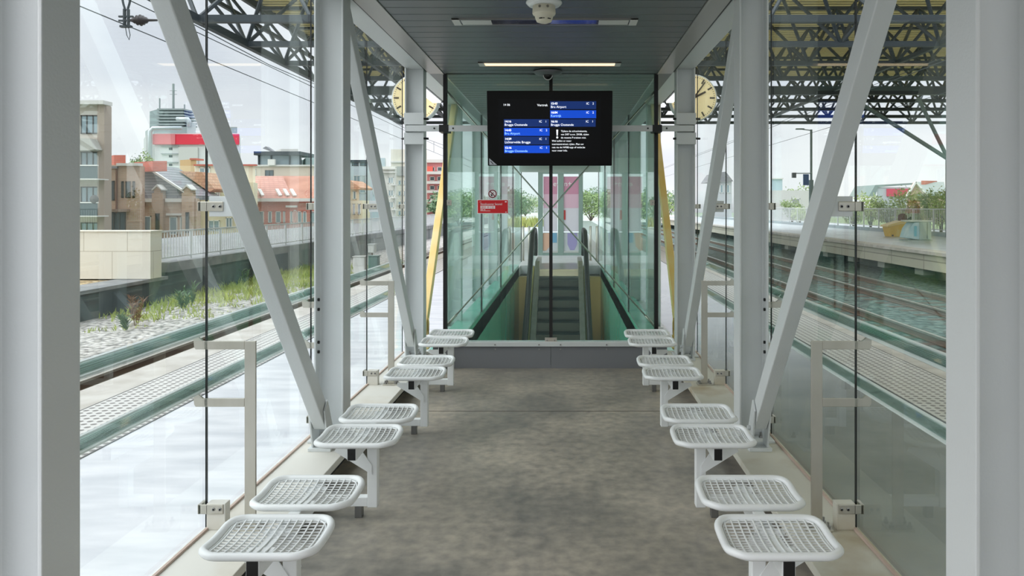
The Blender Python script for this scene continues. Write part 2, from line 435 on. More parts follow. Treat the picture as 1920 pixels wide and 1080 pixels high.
# ---------------------------------------------------------------- diagonal braces
def diagonal(s, x, yb, label, group='diagonal braces', mat=None, up=-1, z1=3.235):
    t = thing('diagonal_brace', label, 'brace', (x, yb, KZ), group)
    mat = mat or M['paint']
    slope = 1.2
    zb = 0.34
    yt = yb + up * (z1 - zb) / slope
    MB().bar((x, yb, zb), (x, yt, z1-0.02), 0.082, 0.118, up=(0, -1*up, 0.5)).build('tube', mat, t, bevel=0.006)
    MB().box(x-0.075, x+0.075, yb-0.06, yb+0.095, KZ, KZ+0.022).build('base_plate', mat, t, bevel=0.003)
    for dx in (-0.05, 0.05):
        MB().prism([(yb-0.04, KZ+0.022), (yb+0.07, KZ+0.022), (yb+0.07, KZ+0.10), (yb+0.055*up, 0.50), (yb+0.11*up, 0.44)], x+dx-0.006, x+dx+0.006, 'yz').build('gusset_plate', mat, t, bevel=0.002)
        e = 0.008 if dx > 0 else -0.008
        for (yy, zz) in ((yb+0.0, 0.30), (yb+0.04, 0.25)):
            MB().lathe([(0.017,0),(0.017,e*2)], (x+dx+e, yy, zz), 'x', 6).build('bolt', M['paint'] if mat is M['paint'] else mat, t)
    return t
for s, x, nm in ((1, -1.605, 'left'), (-1, 1.275, 'right')):
    diagonal(s, x, 4.88, 'large sloping grey steel tube in the nearer %s bay, foot by the middle column' % nm)
    diagonal(s, x, 7.72, 'smaller-looking sloping grey steel tube in the farther %s bay' % nm)

# ---------------------------------------------------------------- crossbar, end bracing
t = thing('crossbar', 'flat grey steel bar spanning the two end columns behind the screen', 'bar', (XM, 7.86, 2.55))
MB().box(-1.69, -1.335, 7.845, 7.862, 2.556, 2.62).box(-1.245, 0.93, 7.845, 7.862, 2.556, 2.62).box(1.02, 1.365, 7.845, 7.862, 2.556, 2.62).build('bar', M['paint'], t, bevel=0.002)
for x in (-1.29, 0.975):
    MB().box(x-0.05, x+0.05, 7.842, 8.03, 2.55, 2.626).build('rubber_block', M['black'], t)
for x in (-1.39, -1.19, 0.875, 1.075):
    MB().lathe([(0.010,0),(0.010,-0.004)], (x, 7.845, 2.588), 'y', 8).build('bolt', M['black'], t)
for lab, a, b, yo in (('thin steel rod crossing the end glass, rising from lower left to upper right', at(838,610,YE+0.05), at(1228,172,YE+0.05), 0.0),
                  ('thin steel rod crossing the end glass, falling from upper left to lower right', at(838,172,YE+0.09), at(1228,612,YE+0.09), 0.0)):
    t = thing('brace_rod', lab, 'rod', a, 'crossed rods behind the end glass')
    MB().tube([a, b], 0.009, 8).build('rod', M['stainless'], t, smooth=True)
    d = (Vector(b)-Vector(a)).normalized()
    for p, q in ((a, Vector(a)+d*0.16), (b, Vector(b)-d*0.16)):
        MB().tube([p, q], 0.016, 8).build('fork_end', M['stainless'], t, smooth=True)

# ---------------------------------------------------------------- glass clamps
def clamp(s, y, z, label, kind):
    """s=+1 left wall; the plate faces along the shelter"""
    X = XL if s > 0 else XR
    t = thing('glass_clamp', label, 'clamp', (X, y, z), 'glass clamps')
    w = 0.125
    xa, xb = X - 0.028*s, X + (w-0.028)*s
    MB().box(xa, xb, y-0.032, y-0.026, z-0.024, z+0.024).box(X-0.03*s, X-0.012*s, y-0.032, y+0.034, z-0.024, z+0.024).box(X+0.012*s, X+0.02*s, y-0.032, y+0.034, z-0.024, z+0.024).build('clamp_plate', M['stainless'], t, bevel=0.003)
    for dx in (0.05, 0.082):
        MB().lathe([(0.0085,0),(0.0085,-0.002),(0.0045,-0.003),(0.0045,0.001),(0,0.001)], (X+dx*s, y-0.032, z), 'y', 12).build('screw', M['bolt'], t)
    if kind == 'tube':
        MB().box(X+0.025*s, X+0.185*s, y-0.026, y-0.012, z-0.05, z+0.05).build('bracket', M['paint'], t, bevel=0.002)
    elif kind == 'stub':
        MB().box(X+0.012*s, X+0.105*s, y-0.026, y+0.03, KZ, z+0.026).build('stub_post', M['curb_left'] if s > 0 else M['curb'], t, bevel=0.003)
    else:
        MB().box(X+0.02*s, X+0.075*s, y-0.024, y-0.012, z-0.02, z+0.02).build('bracket', M['paint'], t)
    return t
for s, nm in ((1, 'left'), (-1, 'right')):
    clamp(s, 3.68, 1.76, 'stainless clamp with two screws at eye level on the nearest %s glass joint' % nm, 'tube')
    clamp(s, 3.68, 0.265, 'stainless clamp on a low white stub at the foot of the nearest %s glass joint' % nm, 'stub')
    clamp(s, 5.21, 1.76, 'small stainless clamp at eye level behind the middle %s column' % nm, 'col')
    clamp(s, 5.21, 0.265, 'small stainless clamp near the foot of the middle %s column' % nm, 'col')
    clamp(s, 6.65, 1.76, 'stainless clamp at eye level on the farther %s glass joint, beside the small sloping tube' % nm, 'tube')
    clamp(s, 6.65, 0.265, 'stainless clamp on a stub at the foot of the farther %s glass joint' % nm, 'stub')
    clamp(s, 8.09, 1.76, 'tiny stainless clamp at eye level beside the end column on the %s' % nm, 'col')
t = thing('glass_clamp', 'stainless clamp on the sill at the middle of the end glass', 'clamp', (XM, YE, 0.292), 'glass clamps')
MB().box(XM-0.065, XM+0.065, YE-0.026, YE-0.012, 0.275, 0.335).build('clamp_plate', M['stainless'], t, bevel=0.003)
for dx in (-0.04, 0.04):
    MB().lathe([(0.009,0),(0.009,-0.003)], (XM+dx, YE-0.026, 0.305), 'y', 10).build('screw', M['bolt'], t)
for x, nm in ((-1.265, 'left'), (0.95, 'right')):
    t = thing('glass_clamp', 'small dark clamp at eye level on the %s edge of the end glass' % nm, 'clamp', (x, YE, 1.8), 'glass clamps')
    MB().box(x-0.03, x+0.03, YE-0.03, YE-0.009, 1.77, 1.83).build('clamp_plate', M['stainless'], t, bevel=0.003)
    MB().lathe([(0.008,0),(0.008,-0.003)], (x, YE-0.03, 1.80), 'y', 10).build('screw', M['bolt'], t)

# ---------------------------------------------------------------- rail stands and glass leaning rails
def rail_stand(s, y, label):
    x0, x1 = (-1.538, -1.594) if s > 0 else (1.222, 1.278)
    X = XL-0.06 if s > 0 else XR+0.075
    t = thing('rail_stand', label, 'rail stand', ((x0+x1)/2, y, KZ), 'stainless rail stands')
    MB().box(x0, x1, y-0.006, y+0.006, KZ+0.012, 1.091).build('upright', M['stainless'], t, bevel=0.002)
    for zz in (1.07, 0.785):
        arm_mesh(MB(), x1, X, y, zz).build('arm', M['stainless'], t, bevel=0.002)
    xm = (x0+x1)/2
    MB().box(xm-0.065, xm+0.065, y-0.05, y+0.05, KZ, KZ+0.012).build('base_plate', M['stainless'], t, bevel=0.002)
    for dx in (-0.045, 0.045):
        for dy in (-0.032, 0.032):
            MB().lathe([(0.013,0),(0.013,0.012),(0.007,0.013),(0.007,0.03),(0,0.032)], (xm+dx, y+dy, KZ+0.012), 'z', 6).build('anchor_bolt', M['bolt'], t)
    return t
for s, nm in ((1,'left'), (-1,'right')):
    rail_stand(s, 3.68, 'stainless upright with two hooked arms beside the two nearest seats on the %s' % nm)
    rail_stand(s, 6.65, 'stainless upright with two hooked arms farther down the %s wall' % nm)
def leaning_rail(s, z, label):
    xa = XL-0.028 if s > 0 else XR+0.04
    o = -1 if s > 0 else 1
    t = thing('leaning_rail', label, 'rail', (xa, 4.5, z), 'green glass leaning rails')
    for y0, y1 in ((1.2, 5.18), (5.20, 8.3)):
        a = Vector((xa, 0, z-0.017)); b = Vector((xa+0.028*o, 0, z+0.017))
        n = Vector((b.z-a.z, 0, -(b.x-a.x))).normalized()*0.012
        MB().prism([((a-n).x,(a-n).z),((a+n).x,(a+n).z),((b+n).x,(b+n).z),((b-n).x,(b-n).z)], y0, y1, 'xz').build('glass_board', M['glass_rail'], t, bevel=0.006, bseg=3)
        dd = (b-a).normalized()*0.006
        for p in (a-dd, b+dd):
            MB().tube([(p.x, y0, p.z), (p.x, y1, p.z)], 0.009, 6).build('edge_highlight', M['seat'], t)  # white tubes standing in for the bright highlights along the glass edges
for s, nm in ((1,'left'), (-1,'right')):
    leaning_rail(s, 1.145, 'upper green glass leaning rail outside the %s glass wall' % nm)
    leaning_rail(s, 0.862, 'lower green glass leaning rail outside the %s glass wall' % nm)

# ---------------------------------------------------------------- bench seats
SW, SD = 0.222, 0.168
def sz(t):                               # saddle profile, t from -1 (near) to 1 (far)
    a = abs(t)
    z = -0.022 * (1 - t*t) + 0.006*t
    if a > 0.72: z -= 0.016 * ((a-0.72)/0.28)**2
    return z
def rrect(w, d, r, k=6):
    pts = []
    for cx, cy, a0 in ((w-r, d-r, 0), (-w+r, d-r, 90), (-w+r, -d+r, 180), (w-r, -d+r, 270)):
        for i in range(k+1):
            a = math.radians(a0 + 90*i/k); pts.append((cx + r*math.cos(a), cy + r*math.sin(a)))
    out = []
    for i, p in enumerate(pts):          # extra points on the sides so that they follow the saddle
        out.append(p); q = pts[(i+1) % len(pts)]
        if abs(q[1]-p[1]) > 0.05:
            for j in range(1, 8): out.append((p[0]+(q[0]-p[0])*j/8, p[1]+(q[1]-p[1])*j/8))
    return out
def seat_parts(parent, dy):
    rim = MB().tube([(x, y+dy, 0.500+sz(y/SD)) for x, y in rrect(SW-0.013, SD-0.013, 0.075)], 0.0155, 10, True)
    seat = rim.build('seat', M['seat'], parent, local=True, smooth=True)
    WL[seat.name] = Vector((0,0,0))
    g = MB()
    g.tube([(x, y+dy, 0.496+sz(y/SD)) for x, y in rrect(SW-0.034, SD-0.030, 0.060)], 0.0035, 5, True)
    W, D, R = SW-0.030, SD-0.028, 0.06
    def half(u, a, b, r):               # extent of the rounded rectangle across u
        e = max(0, abs(u) - (a-r)); return b - r + math.sqrt(max(r*r - e*e, 0))
    for i in range(13):
        x = -W + 2*W*(i+0.5)/13; hy = half(x, W, D, R)
        g.tube([(x, dy + hy*(-1+2*k/12), 0.498+sz(hy*(-1+2*k/12)/SD)) for k in range(13)], 0.0034, 4)
    for i in range(13):
        y = -D + 2*D*(i+0.5)/13; hx = half(y, D, W, R)
        g.tube([(-hx, y+dy, 0.492+sz(y/SD)), (hx, y+dy, 0.492+sz(y/SD))], 0.0034, 4)
    g.build('wire_mesh', M['seat'], seat, local=True)
    return seat
def make_bench(s, loc, label):
    """s=+1: corridor on +x"""
    t = thing('two_seat_bench', label, 'bench', loc, 'two-seat benches')
    for dy in (-0.22, 0.22):
        seat_parts(t, dy)
    MB().box(-0.025, 0.025, -0.375, 0.375, 0.402, 0.472).build('beam', M['seat'], t, local=True, bevel=0.004)
    for e in (-1, 1):
        MB().box(-0.021, 0.021, e*0.3752, e*0.379, 0.406, 0.466).build('end_cap', M['cap'], t, local=True)
    for dy in (-0.22, 0.22):
        for e in (-0.08, 0.08):
            MB().box(-0.05, 0.05, dy+e-0.02, dy+e+0.02, 0.462, 0.476).build('seat_bracket', M['seat'], t, local=True, bevel=0.003)
    px = 0.05*s; py = -0.12
    MB().box(px-0.028, px+0.028, py-0.028, py+0.028, 0.06, 0.44).build('post', M['seat'], t, local=True, bevel=0.004)
    MB().prism([(px+0.02*s, 0.30), (px+0.0*s, 0.44), (-0.02*s, 0.44)], py+0.03, py+0.05, 'xz').build('gusset', M['seat'], t, local=True)
    MB().prism([(-0.02*s, 0.402), (-0.15*s, 0.402), (-0.16*s, 0.38), (px, 0.25), (px, 0.30)], py-0.035, py-0.029, 'xz').build('brace_plate', M['seat'], t, local=True)
    MB().box(px-0.028*s, px-0.34*s, py-0.025, py+0.025, 0.065, 0.118).build('base_bar', M['seat'], t, local=True, bevel=0.004)
    MB().box(px-0.06*s, px-0.10*s, py-0.022, py+0.022, 0.0, 0.065).build('foot', M['seat_metal'], t, local=True, bevel=0.002)
    return t
BY = [3.07, 4.32, 5.85, 7.165]
ORD = ['nearest the camera', 'second from the camera', 'third from the camera', 'farthest away, by the end wall']
for s, X, nm in ((1, -1.140, 'left'), (-1, 0.815, 'right')):
    proto = make_bench(s, (X, BY[0], 0), 'white wire-mesh two-seat bench on the %s, %s' % (nm, ORD[0]))
    for y, o in list(zip(BY, ORD))[1:]:
        dup(proto, (X, y, 0), 'white wire-mesh two-seat bench on the %s, %s' % (nm, o))

# ---------------------------------------------------------------- ceiling fittings
def ceiling_light(yc, label, mat, lit):
    t = thing('ceiling_light', label, 'ceiling light', (XM, yc, 3.2), 'recessed tube lights')
    w = 0.715
    MB().box(XM-w, XM+w, yc-0.085, yc-0.075, 3.186, 3.2).box(XM-w, XM+w, yc+0.075, yc+0.085, 3.186, 3.2).build('frame', M['soffit'], t)
    MB().box(XM-w+0.06, XM+w-0.06, yc-0.075, yc+0.075, 3.190, 3.199).build('diffuser', mat, t)
    for e in (-1, 1):
        MB().box(XM+e*w, XM+e*(w-0.06), yc-0.085, yc+0.085, 3.184, 3.2).build('end_cap', M['lamp_end'], t, bevel=0.003)
        if not lit: MB().box(XM+e*(w-0.07), XM+e*(w-0.30), yc-0.065, yc+0.065, 3.185, 3.1895).build('reflector', M['lamp_end'], t)
    return t
ceiling_light(5.74, 'unlit long tube light in the ceiling above the screen, nearer of the two', pbr('unlit_diffuser', (92,92,104), 0.12, 0.3), False)
ceiling_light(7.45, 'lit warm orange tube light in the ceiling just before the end glass', emission('warm_lamp', (255,220,180), 1.0), True)

t = thing('smoke_detector', 'cream smoke detector on a round base hanging under the ceiling', 'smoke detector', (-0.15, 5.2, 3.2))
c = (-0.15, 5.2, 3.2)
MB().lathe([(0.125,0),(0.128,-0.012),(0.11,-0.03),(0.06,-0.034)], c, 'z', 32).build('base_disc', M['seat'], t, smooth=True)
cream = pbr('cream_plastic', (222,216,196), 0.45)
MB().lathe([(0.055,-0.030),(0.079,-0.034),(0.082,-0.085),(0.077,-0.095),(0.066,-0.098),(0.062,-0.118),(0.052,-0.142),(0.03,-0.150),(0,-0.150)], c, 'z', 32).build('body', cream, t, smooth=True)
for a in (-110, -70):
    x = 0.081*math.cos(math.radians(a)); y = 0.081*math.sin(math.radians(a))
    MB().lathe([(0.009,0.004),(0.009,-0.005),(0,-0.005)], (c[0]+x, c[1]+y, 3.148), 'y', 10).build('indicator', pbr('grey_led', (120,116,104), 0.4), t)
for a in (-122, -92, -62):
    a0 = math.radians(a); a1 = math.radians(a+24 if a != -92 else a+6)
    MB().tube([(c[0]+0.059*math.cos(a0+(a1-a0)*k/5), c[1]+0.059*math.sin(a0+(a1-a0)*k/5), 3.071) for k in range(6)], 0.004, 5).build('slot', M['black'], t)

t = thing('dome_camera', 'round dome security camera under the ceiling just above the screen', 'camera', (XM, 7.86, 3.2))
c = (-0.185, 7.86, 3.2)
MB().lathe([(0.155,-0.008),(0.158,-0.014),(0.13,-0.038),(0.07,-0.048)], c, 'z', 32).build('ceiling_plate', M['panel'], t, smooth=True)
MB().lathe([(0.045,0),(0.045,-0.01)], c, 'z', 16).build('stem', M['black'], t)
MB().lathe([(0.052*math.cos(math.radians(a)), -0.046-0.052*math.sin(math.radians(a))) for a in range(0, 91, 10)], c, 'z', 24).build('dome', M['cap'], t, smooth=True)
MB().tube([(c[0]+0.047*math.cos(math.radians(a)), c[1]-0.03, 3.2-0.05-0.050*math.sin(math.radians(a))) for a in range(0, 181, 15)], 0.005, 6).build('trim_ring', M['seat'], t, smooth=True)

# ---------------------------------------------------------------- departure screen
def departure_screen():
    yS = 7.60; k = yS / F
    cx = (1031 - CX) * k; cz = H - (241 - CY) * k
    t = thing('departure_screen', 'black hanging screen with blue rows of train departures', 'screen', (cx, yS, cz))
    t.rotation_euler = (math.radians(9), 0, 0)
    U = lambda zx: (zx - 881) / 6.75 * k
    V = lambda zy: (548 - zy) / 6.75 * k
    MB().box(U(88), U(1672), 0.0, 0.10, V(1022), V(76)).build('casing', M['screen_case'], t, local=True, bevel=0.008)
    MB().box(U(228), U(1530), -0.004, 0.0, V(915), V(182)).build('display', pbr('dark_display', (6,7,12), 0.3, spec=0.2), t, local=True)
    dark = emission('dark_blue_row', (12,46,112), 0.42); light = emission('bright_blue_row', (6,76,212), 0.46)
    white = emission('white_pixels', (240,244,250), 0.9); pale = emission('pale_blue_pixels', (150,205,255), 0.9)
    def row(x0, x1, y0, y1, mat, time, dest, plat, destmat):
        r = MB().box(U(x0), U(x1), -0.007, -0.004, V(y1), V(y0)).build('row', mat, t, local=True)
        WL[r.name] = Vector((0,0,0))
        g = MB(); b = V(y0 + 41)
        for dx in (0, 0.0012): g.text(time, U(x0+8)+dx, b, -0.0085, 0.031)
        g.text('IC', U(x1-125), b, -0.0085, 0.031).text(plat, U(x1-48), b, -0.0085, 0.031)
        g.build('time_lettering', white, r, local=True)
        MB().text(dest, U(x0+8), V(y0+83), -0.0085, 0.033).build('destination_lettering', destmat, r, local=True)
    row(300, 870, 430, 525, dark, '14:16', 'Brugge Oostende', '1', white)
    row(300, 877, 540, 640, light, '14:43', 'Bru Airport', '2', pale)
    row(300, 870, 650, 750, dark, '14:59', 'Lichtervelde Brugge', '1', white)
    row(300, 877, 762, 858, light, '15:16', 'Brugge Oostende', '1', pale)
    row(885, 1465, 206, 304, dark, '15:43', 'Bru Airport', '2', white)
    row(885, 1465, 318, 418, light, '16:04', 'Kortrijk', '2', pale)
    row(885, 1460, 430, 525, dark, '16:16', 'Brugge Oostende', '1', white)
    MB().text('14 06', U(295), V(263), -0.006, 0.031).build('clock_lettering', white, t, local=True)
    MB().text('Vertrek', U(855), V(268), -0.006, 0.034, 'RIGHT').build('heading_lettering', white, t, local=True)
    MB().prism([(U(963),V(562)),(U(985),V(562)),(U(981),V(636)),(U(967),V(636))], -0.007, -0.005, 'xz').lathe([(0.010,0),(0.010,-0.002)], (U(974), -0.005, V(660)), 'y', 14).build('exclamation_mark', white, t, local=True)
    g = MB()
    for i, s in enumerate(('Tijdens de schoolvakantie,', 'van 3/07 t.e.m. 29/08, rijden', 'de meeste P-treinen niet.')):
        g.text(s, U(1020), V(591+41*i), -0.006, 0.0255)
    for i, s in enumerate(('Wel zullen er meer', 'toeristentreinen rijden. Plan uw', 'reis via de NMBS-app of nmbs.be', 'voor meer info.')):
        g.text(s, U(906), V(714+41*i), -0.006, 0.0255)
    g.build('notice_lettering', white, t, local=True)
    MB().prism([(U(108),V(1010)),(U(205),V(1010)),(U(108),V(925))], -0.003, 0.0, 'xz').build('corner_sticker', pbr('pale_sticker', (190,192,200), 0.4), t, local=True)
    MB().prism([(U(118),V(962)),(U(126),V(958)),(U(164),V(1000)),(U(152),V(1000))], -0.005, -0.003, 'xz').build('corner_mark', M['sign_black'], t, local=True)
    MB().box(-0.10, 0.10, 0.10, 0.22, -0.12, 0.16).build('mount', M['screen_case'], t, local=True)
departure_screen()

# stickers on the end glass
k = (YE-0.009) / F
def PX(px, py): return ((px-CX)*k, H-(py-CY)*k)
t = thing('notice_sticker', 'red rectangular notice sticker with white phone number on the end glass', 'sticker', ((924-CX)*k, YE-0.008, H))
x0, z1 = PX(895, 374.5); x1, z0 = PX(953, 400.5)
MB().box(x0, x1, YE-0.0105, YE-0.0075, z0, z1).build('white_border', M['sign_white'], t)
MB().box(x0+0.005, x1-0.005, YE-0.012, YE-0.0105, z0+0.005, z1-0.005).build('red_field', M['sign_red'], t)
W = x1-x0
MB().text('Noodnummer Securail', x0+W*0.10, z1-0.058, YE-0.0128, 0.033, wide=0.78).text('even', x0+W*0.07, z1-0.026, YE-0.0128, 0.012).build('heading_lettering', M['sign_white'], t)
MB().box(x0+W*0.10, x0+W*0.575, YE-0.0132, YE-0.012, z1-0.098, z1-0.066).build('number_strip', M['sign_white'], t)
MB().text('0800 30 230', x0+W*0.11, z1-0.094, YE-0.0140, 0.034, wide=0.85).build('number_lettering', M['sign_red'], t)
MB().box(x0+W*0.10, x0+W*0.19, YE-0.013, YE-0.012, z1-0.112, z1-0.106).box(x0+W*0.21, x0+W*0.26, YE-0.013, YE-0.012, z1-0.112, z1-0.106).box(x0+W*0.10, x0+W*0.42, YE-0.013, YE-0.012, z1-0.123, z1-0.119).box(x1-W*0.11, x1-W*0.05, YE-0.013, YE-0.012, z1-0.028, z1-0.016).box(x1-W*0.09, x1-W*0.055, YE-0.013, YE-0.012, z0+0.012, z0+0.02).build('small_print', M['sign_white'], t)
xc, zc = PX(923.5, 363.5)
t = thing('no_smoking_sticker', 'round no smoking sticker with a slashed ring above the red notice', 'sticker', (xc, YE-0.008, zc))
MB().lathe([(0.050,0),(0.050,-0.002)], (xc, YE-0.0075, zc), 'y', 32).build('white_disc', M['sign_white'], t)
mr = pbr('dark_red_ring', (110,16,34), 0.4)
g = MB(); n = 32
vs = []; fs = []
for i in range(n):
    a = 2*math.pi*i/n
    for r in (0.035, 0.046): vs.append((xc+r*math.cos(a), YE-0.0105, zc+r*math.sin(a)))
for i in range(n): fs.append((2*i, 2*i+1, 2*((i+1)%n)+1, 2*((i+1)%n)))
g.add(vs, fs); g.build('ring', mr, t)
MB().bar((xc-0.027, YE-0.0115, zc+0.027), (xc+0.027, YE-0.0115, zc-0.027), 0.002, 0.010, up=(1,0,1)).build('slash', mr, t)
MB().bar((xc-0.020, YE-0.0108, zc-0.012), (xc+0.012, YE-0.0108, zc+0.014), 0.001, 0.007, up=(-1,0,1)).lathe([(0.009,0),(0.009,-0.001)], (xc-0.008, YE-0.0103, zc-0.018), 'y', 10).build('cigarette', M['sign_black'], t)

# ---------------------------------------------------------------- platform and ground
PL, PR = -4.64, 4.32            # platform edges
WX0, WX1, WY0, WY1 = -1.33, 1.01, 8.25, 21.2   # escalator well
def slabs(x0, x1, z1, z0):
    """a strip of the platform with the escalator well left open"""
    mb = MB(); mb.box(x0, x1, -6, 90, z0, z1); return mb
struct('platform_paving', MB().box(-3.38, -1.80, -6, 90, -0.25, 0.0), M['paving'])
struct('platform_paving', MB().box(1.46, 3.09, -6, 90, -0.25, 0.0), M['paving_shaded'])
struct('platform_paving', MB().box(-1.80, 1.46, WY1+0.8, 90, -0.25, 0.0), M['paving'])
struct('platform_paving', MB().box(-1.80, WX0, YE+0.15, WY1+0.8, -0.25, 0.0), M['paving'])
struct('platform_paving', MB().box(WX1, 1.46, YE+0.15, WY1+0.8, -0.25, 0.0), M['paving'])
struct('tactile_paving', MB().box(-4.17, -3.38, -6, 90, -0.25, 0.004), M['tactile'])
struct('tactile_paving', MB().box(3.09, 3.85, -6, 90, -0.25, 0.004), M['tactile'])
struct('platform_edge', MB().box(PL, -4.17, -6, 90, -0.12, 0.0), M['coping'], bevel=0.01)
struct('platform_edge', MB().box(3.85, PR, -6, 90, -0.12, 0.0), M['coping'], bevel=0.01)
struct('platform_side', MB().box(PL+0.25, PL+0.45, -6, 90, -1.6, -0.12), pbr('dark_platform_side', (70,74,74), 0.8, noise=1.5, col2=(96,98,96)))
struct('platform_side', MB().box(PR-0.45, PR-0.25, -6, 90, -1.6, -0.12), pbr('teal_platform_side', (60,80,78), 0.8, noise=1.5, col2=(84,104,100)))
for x in (-3.38, -4.17, 3.09, 3.85):
    struct('trim_%d' % (20+int(abs(x)*10)), MB().box(x-0.006, x+0.006, -6, 60, -0.1, 0.006), pbr('slab_joint', (96,96,98), 0.8))

# ground: track beds, far ground
g = MB(); 
g.prism([(-15, -1.12), (-12, -1.10), (-10.2, -1.02), (-8.2, -1.0), (-8.2, -1.6), (-15, -1.6)], -8, 120, 'xz')
struct('ballast_bed', g, M['ballast'])
struct('track_bed', MB().box(-8.2, PL+0.45, -8, 120, -1.6, -0.98), M['ballast_dark'])
struct('track_bed', MB().box(PR-0.45, 15.0, -8, 120, -1.6, -0.80), M['ballast_green'])
struct('far_ground', MB().box(-400, 400, -20, 900, -6.4, -6.0), pbr('distant_ground', (150,158,146), 0.9, noise=0.05, col2=(120,140,110)))
struct('embankment', MB().box(-14, 34, 90, 300, -6, -0.9), pbr('gravel_embankment', (206,202,196), 0.9, noise=0.4, col2=(178,176,168)))

def rail(x, z, label, y1=110):
    t = thing('rail', label, 'rail', (x, 30, z), 'railway rails')
    MB().box(x-0.035, x+0.035, -6, y1, z-0.04, z).build('rail_head', M['stainless'], t)
    MB().box(x-0.01, x+0.01, -6, y1, z-0.13, z-0.04).box(x-0.07, x+0.07, -6, y1, z-0.15, z-0.13).build('rail_foot', M['rust'], t)
rail(-5.68, -0.80, 'rail beside the left platform edge, under the overhang')
rail(-7.12, -0.80, 'rail at the edge of the pale ballast on the left')
rail(5.45, -0.64, 'nearest rail beside the right platform edge')
rail(6.90, -0.64, 'second rail from the right platform edge')
rail(8.75, -0.64, 'third rail from the right platform edge')
rail(10.2, -0.64, 'rail closest to the opposite platform on the right')
sl = MB().box(-1.25, 1.25, -0.12, 0.12, -0.09, 0.09)
for nm, x, z, n in (('left', -6.4, -1.045, 0), ('right', 6.17, -0.885, 1), ('far right', 9.47, -0.885, 2)):
    first = None
    for i in range(34):
        loc = (x, 5.0 + i*0.72 + n*0.1, z)
        if first is None:
            first = sl.build('sleeper', M['wood_dark'], local=True); first.location = loc
            tag(first, {0: 'dark sleeper under the track beside the left platform', 1: 'sleeper under the track next to the right platform edge', 2: 'sleeper under the track along the opposite platform'}[n], 'sleeper', 'sleepers of the %s track' % nm)
        else:
            c = first.copy(); COL.objects.link(c); c.location = loc

# ---------------------------------------------------------------- retaining wall, cladding box, railing on the left
M['wall_dark'] = pbr('weathered_dark_wall', (64,74,80), 0.8, noise=0.7, col2=(104,112,112), stretch=(1,1,0.35), detail=8, lo=0.4, hi=0.68)
M['wall_pale'] = pbr('weathered_pale_wall', (150,152,150), 0.8, noise=0.7, col2=(106,112,114), stretch=(1,1,0.3), detail=8, lo=0.42, hi=0.7)
M['coping_grey'] = pbr('grey_coping', (150,150,150), 0.8, noise=1.5, col2=(120,122,124))
WX = -12.0
struct('retaining_wall', MB().box(WX-0.4, WX, 6, 22.2, -1.6, -0.42), M['wall_dark'])
struct('retaining_wall', MB().box(WX-0.4, WX, 22.2, 32, -1.6, -0.22), M['wall_dark'])
struct('retaining_wall', MB().box(WX-0.4, WX, 32, 120, -1.6, -0.22), M['wall_pale'])
struct('wall_coping', MB().box(WX-0.9, WX+0.08, 6, 22.2, -0.42, -0.33), M['coping_grey'])
struct('wall_coping', MB().box(WX-0.5, WX+0.10, 22.2, 120, -0.22, 0.07), M['coping_grey'])
struct('gravel_ledge', MB().box(-22, WX-0.9, 6, 22.2, -1.6, -0.36), stones_material('orange_gravel', (150,128,96), (196,172,132), (222,204,170), 7))
struct('wall_top', MB().box(-22, WX-0.5, 22.2, 120, -1.6, 0.02), M['coping_grey'])
for i, y in enumerate((14.5, 17.2, 19.6, 24.5)):
    g = MB().prism([(WX, -1.1), (WX+0.55, -1.1), (WX, -0.50)], y, y+0.3, 'xz')
    o = g.build('wall_buttress', M['wall_pale'] if i == 1 else M['wall_dark'])
    tag(o, ['sloping concrete buttress at the dark wall, nearest of four', 'paler sloping buttress at the dark wall behind the ballast', 'sloping buttress at the dark wall below the beige box', 'sloping buttress at the dark wall just past the beige box'][i], 'buttress', 'buttresses along the dark wall')

M['tile'] = brick_mat('beige_tiles', (226,220,206), (230,224,212), (190,182,166), 1.0, 1.25, 0.80, 0.012, 0.6, 0.35)
t = thing('clad_box', 'large beige tiled box standing on the dark wall beyond the ballast', 'box', (-14, 21.4, -0.33))
MB().box(-17.5, -11.89, 21.2, 21.78, -0.32, 1.03).build('cladding', M['tile'], t)
MB().box(-17.53, -11.86, 21.17, 21.81, 1.03, 1.065).build('cap', pbr('beige_cap', (222,216,204), 0.6), t)

M['rail_paint'] = pbr('pale_grey_railing', (206,208,208), 0.5)
def railing(name_label, x, y0, y1, zb, zt, npost, dbar, mat, group=None):
    t = thing('railing', name_label, 'railing', (x, (y0+y1)/2, zb), group)
    MB().box(x-0.03, x+0.03, y0, y1, zt-0.05, zt).build('top_rail', mat, t)
    MB().box(x-0.02, x+0.02, y0, y1, zb+0.10, zb+0.14).build('bottom_rail', mat, t)
    st = (y1-y0)/npost
    post = None
    for i in range(npost+1):
        yy = y0 + i*st
        if post is None: post = MB().box(x-0.03, x+0.03, yy, yy+0.07, zb, zt-0.05).build('post', mat, t)
        else:
            c = post.copy(); COL.objects.link(c); c.location.y += i*st; c.parent = t
    n = int((y1-y0)/dbar); first = None; rest = MB()
    for i in range(1, n):
        yy = y0 + i*dbar
        if i <= 100:
            if first is None: first = MB().box(x-0.012, x+0.012, yy-0.012, yy+0.012, zb+0.14, zt-0.05).build('baluster', mat, t); f0 = yy
            else:
                c = first.copy(); COL.objects.link(c); c.location.y += yy-f0; c.parent = t
        else: rest.box(x-0.012, x+0.012, yy-0.012, yy+0.012, zb+0.14, zt-0.05)
    if rest.v:
        o = rest.build('balusters', mat, t); o['kind'] = 'stuff'
    return t
railing('pale grey metal railing on the wall to the right of the beige box', WX-0.2, 22.0, 75, 0.07, 1.02, 26, 0.17, M['rail_paint'])

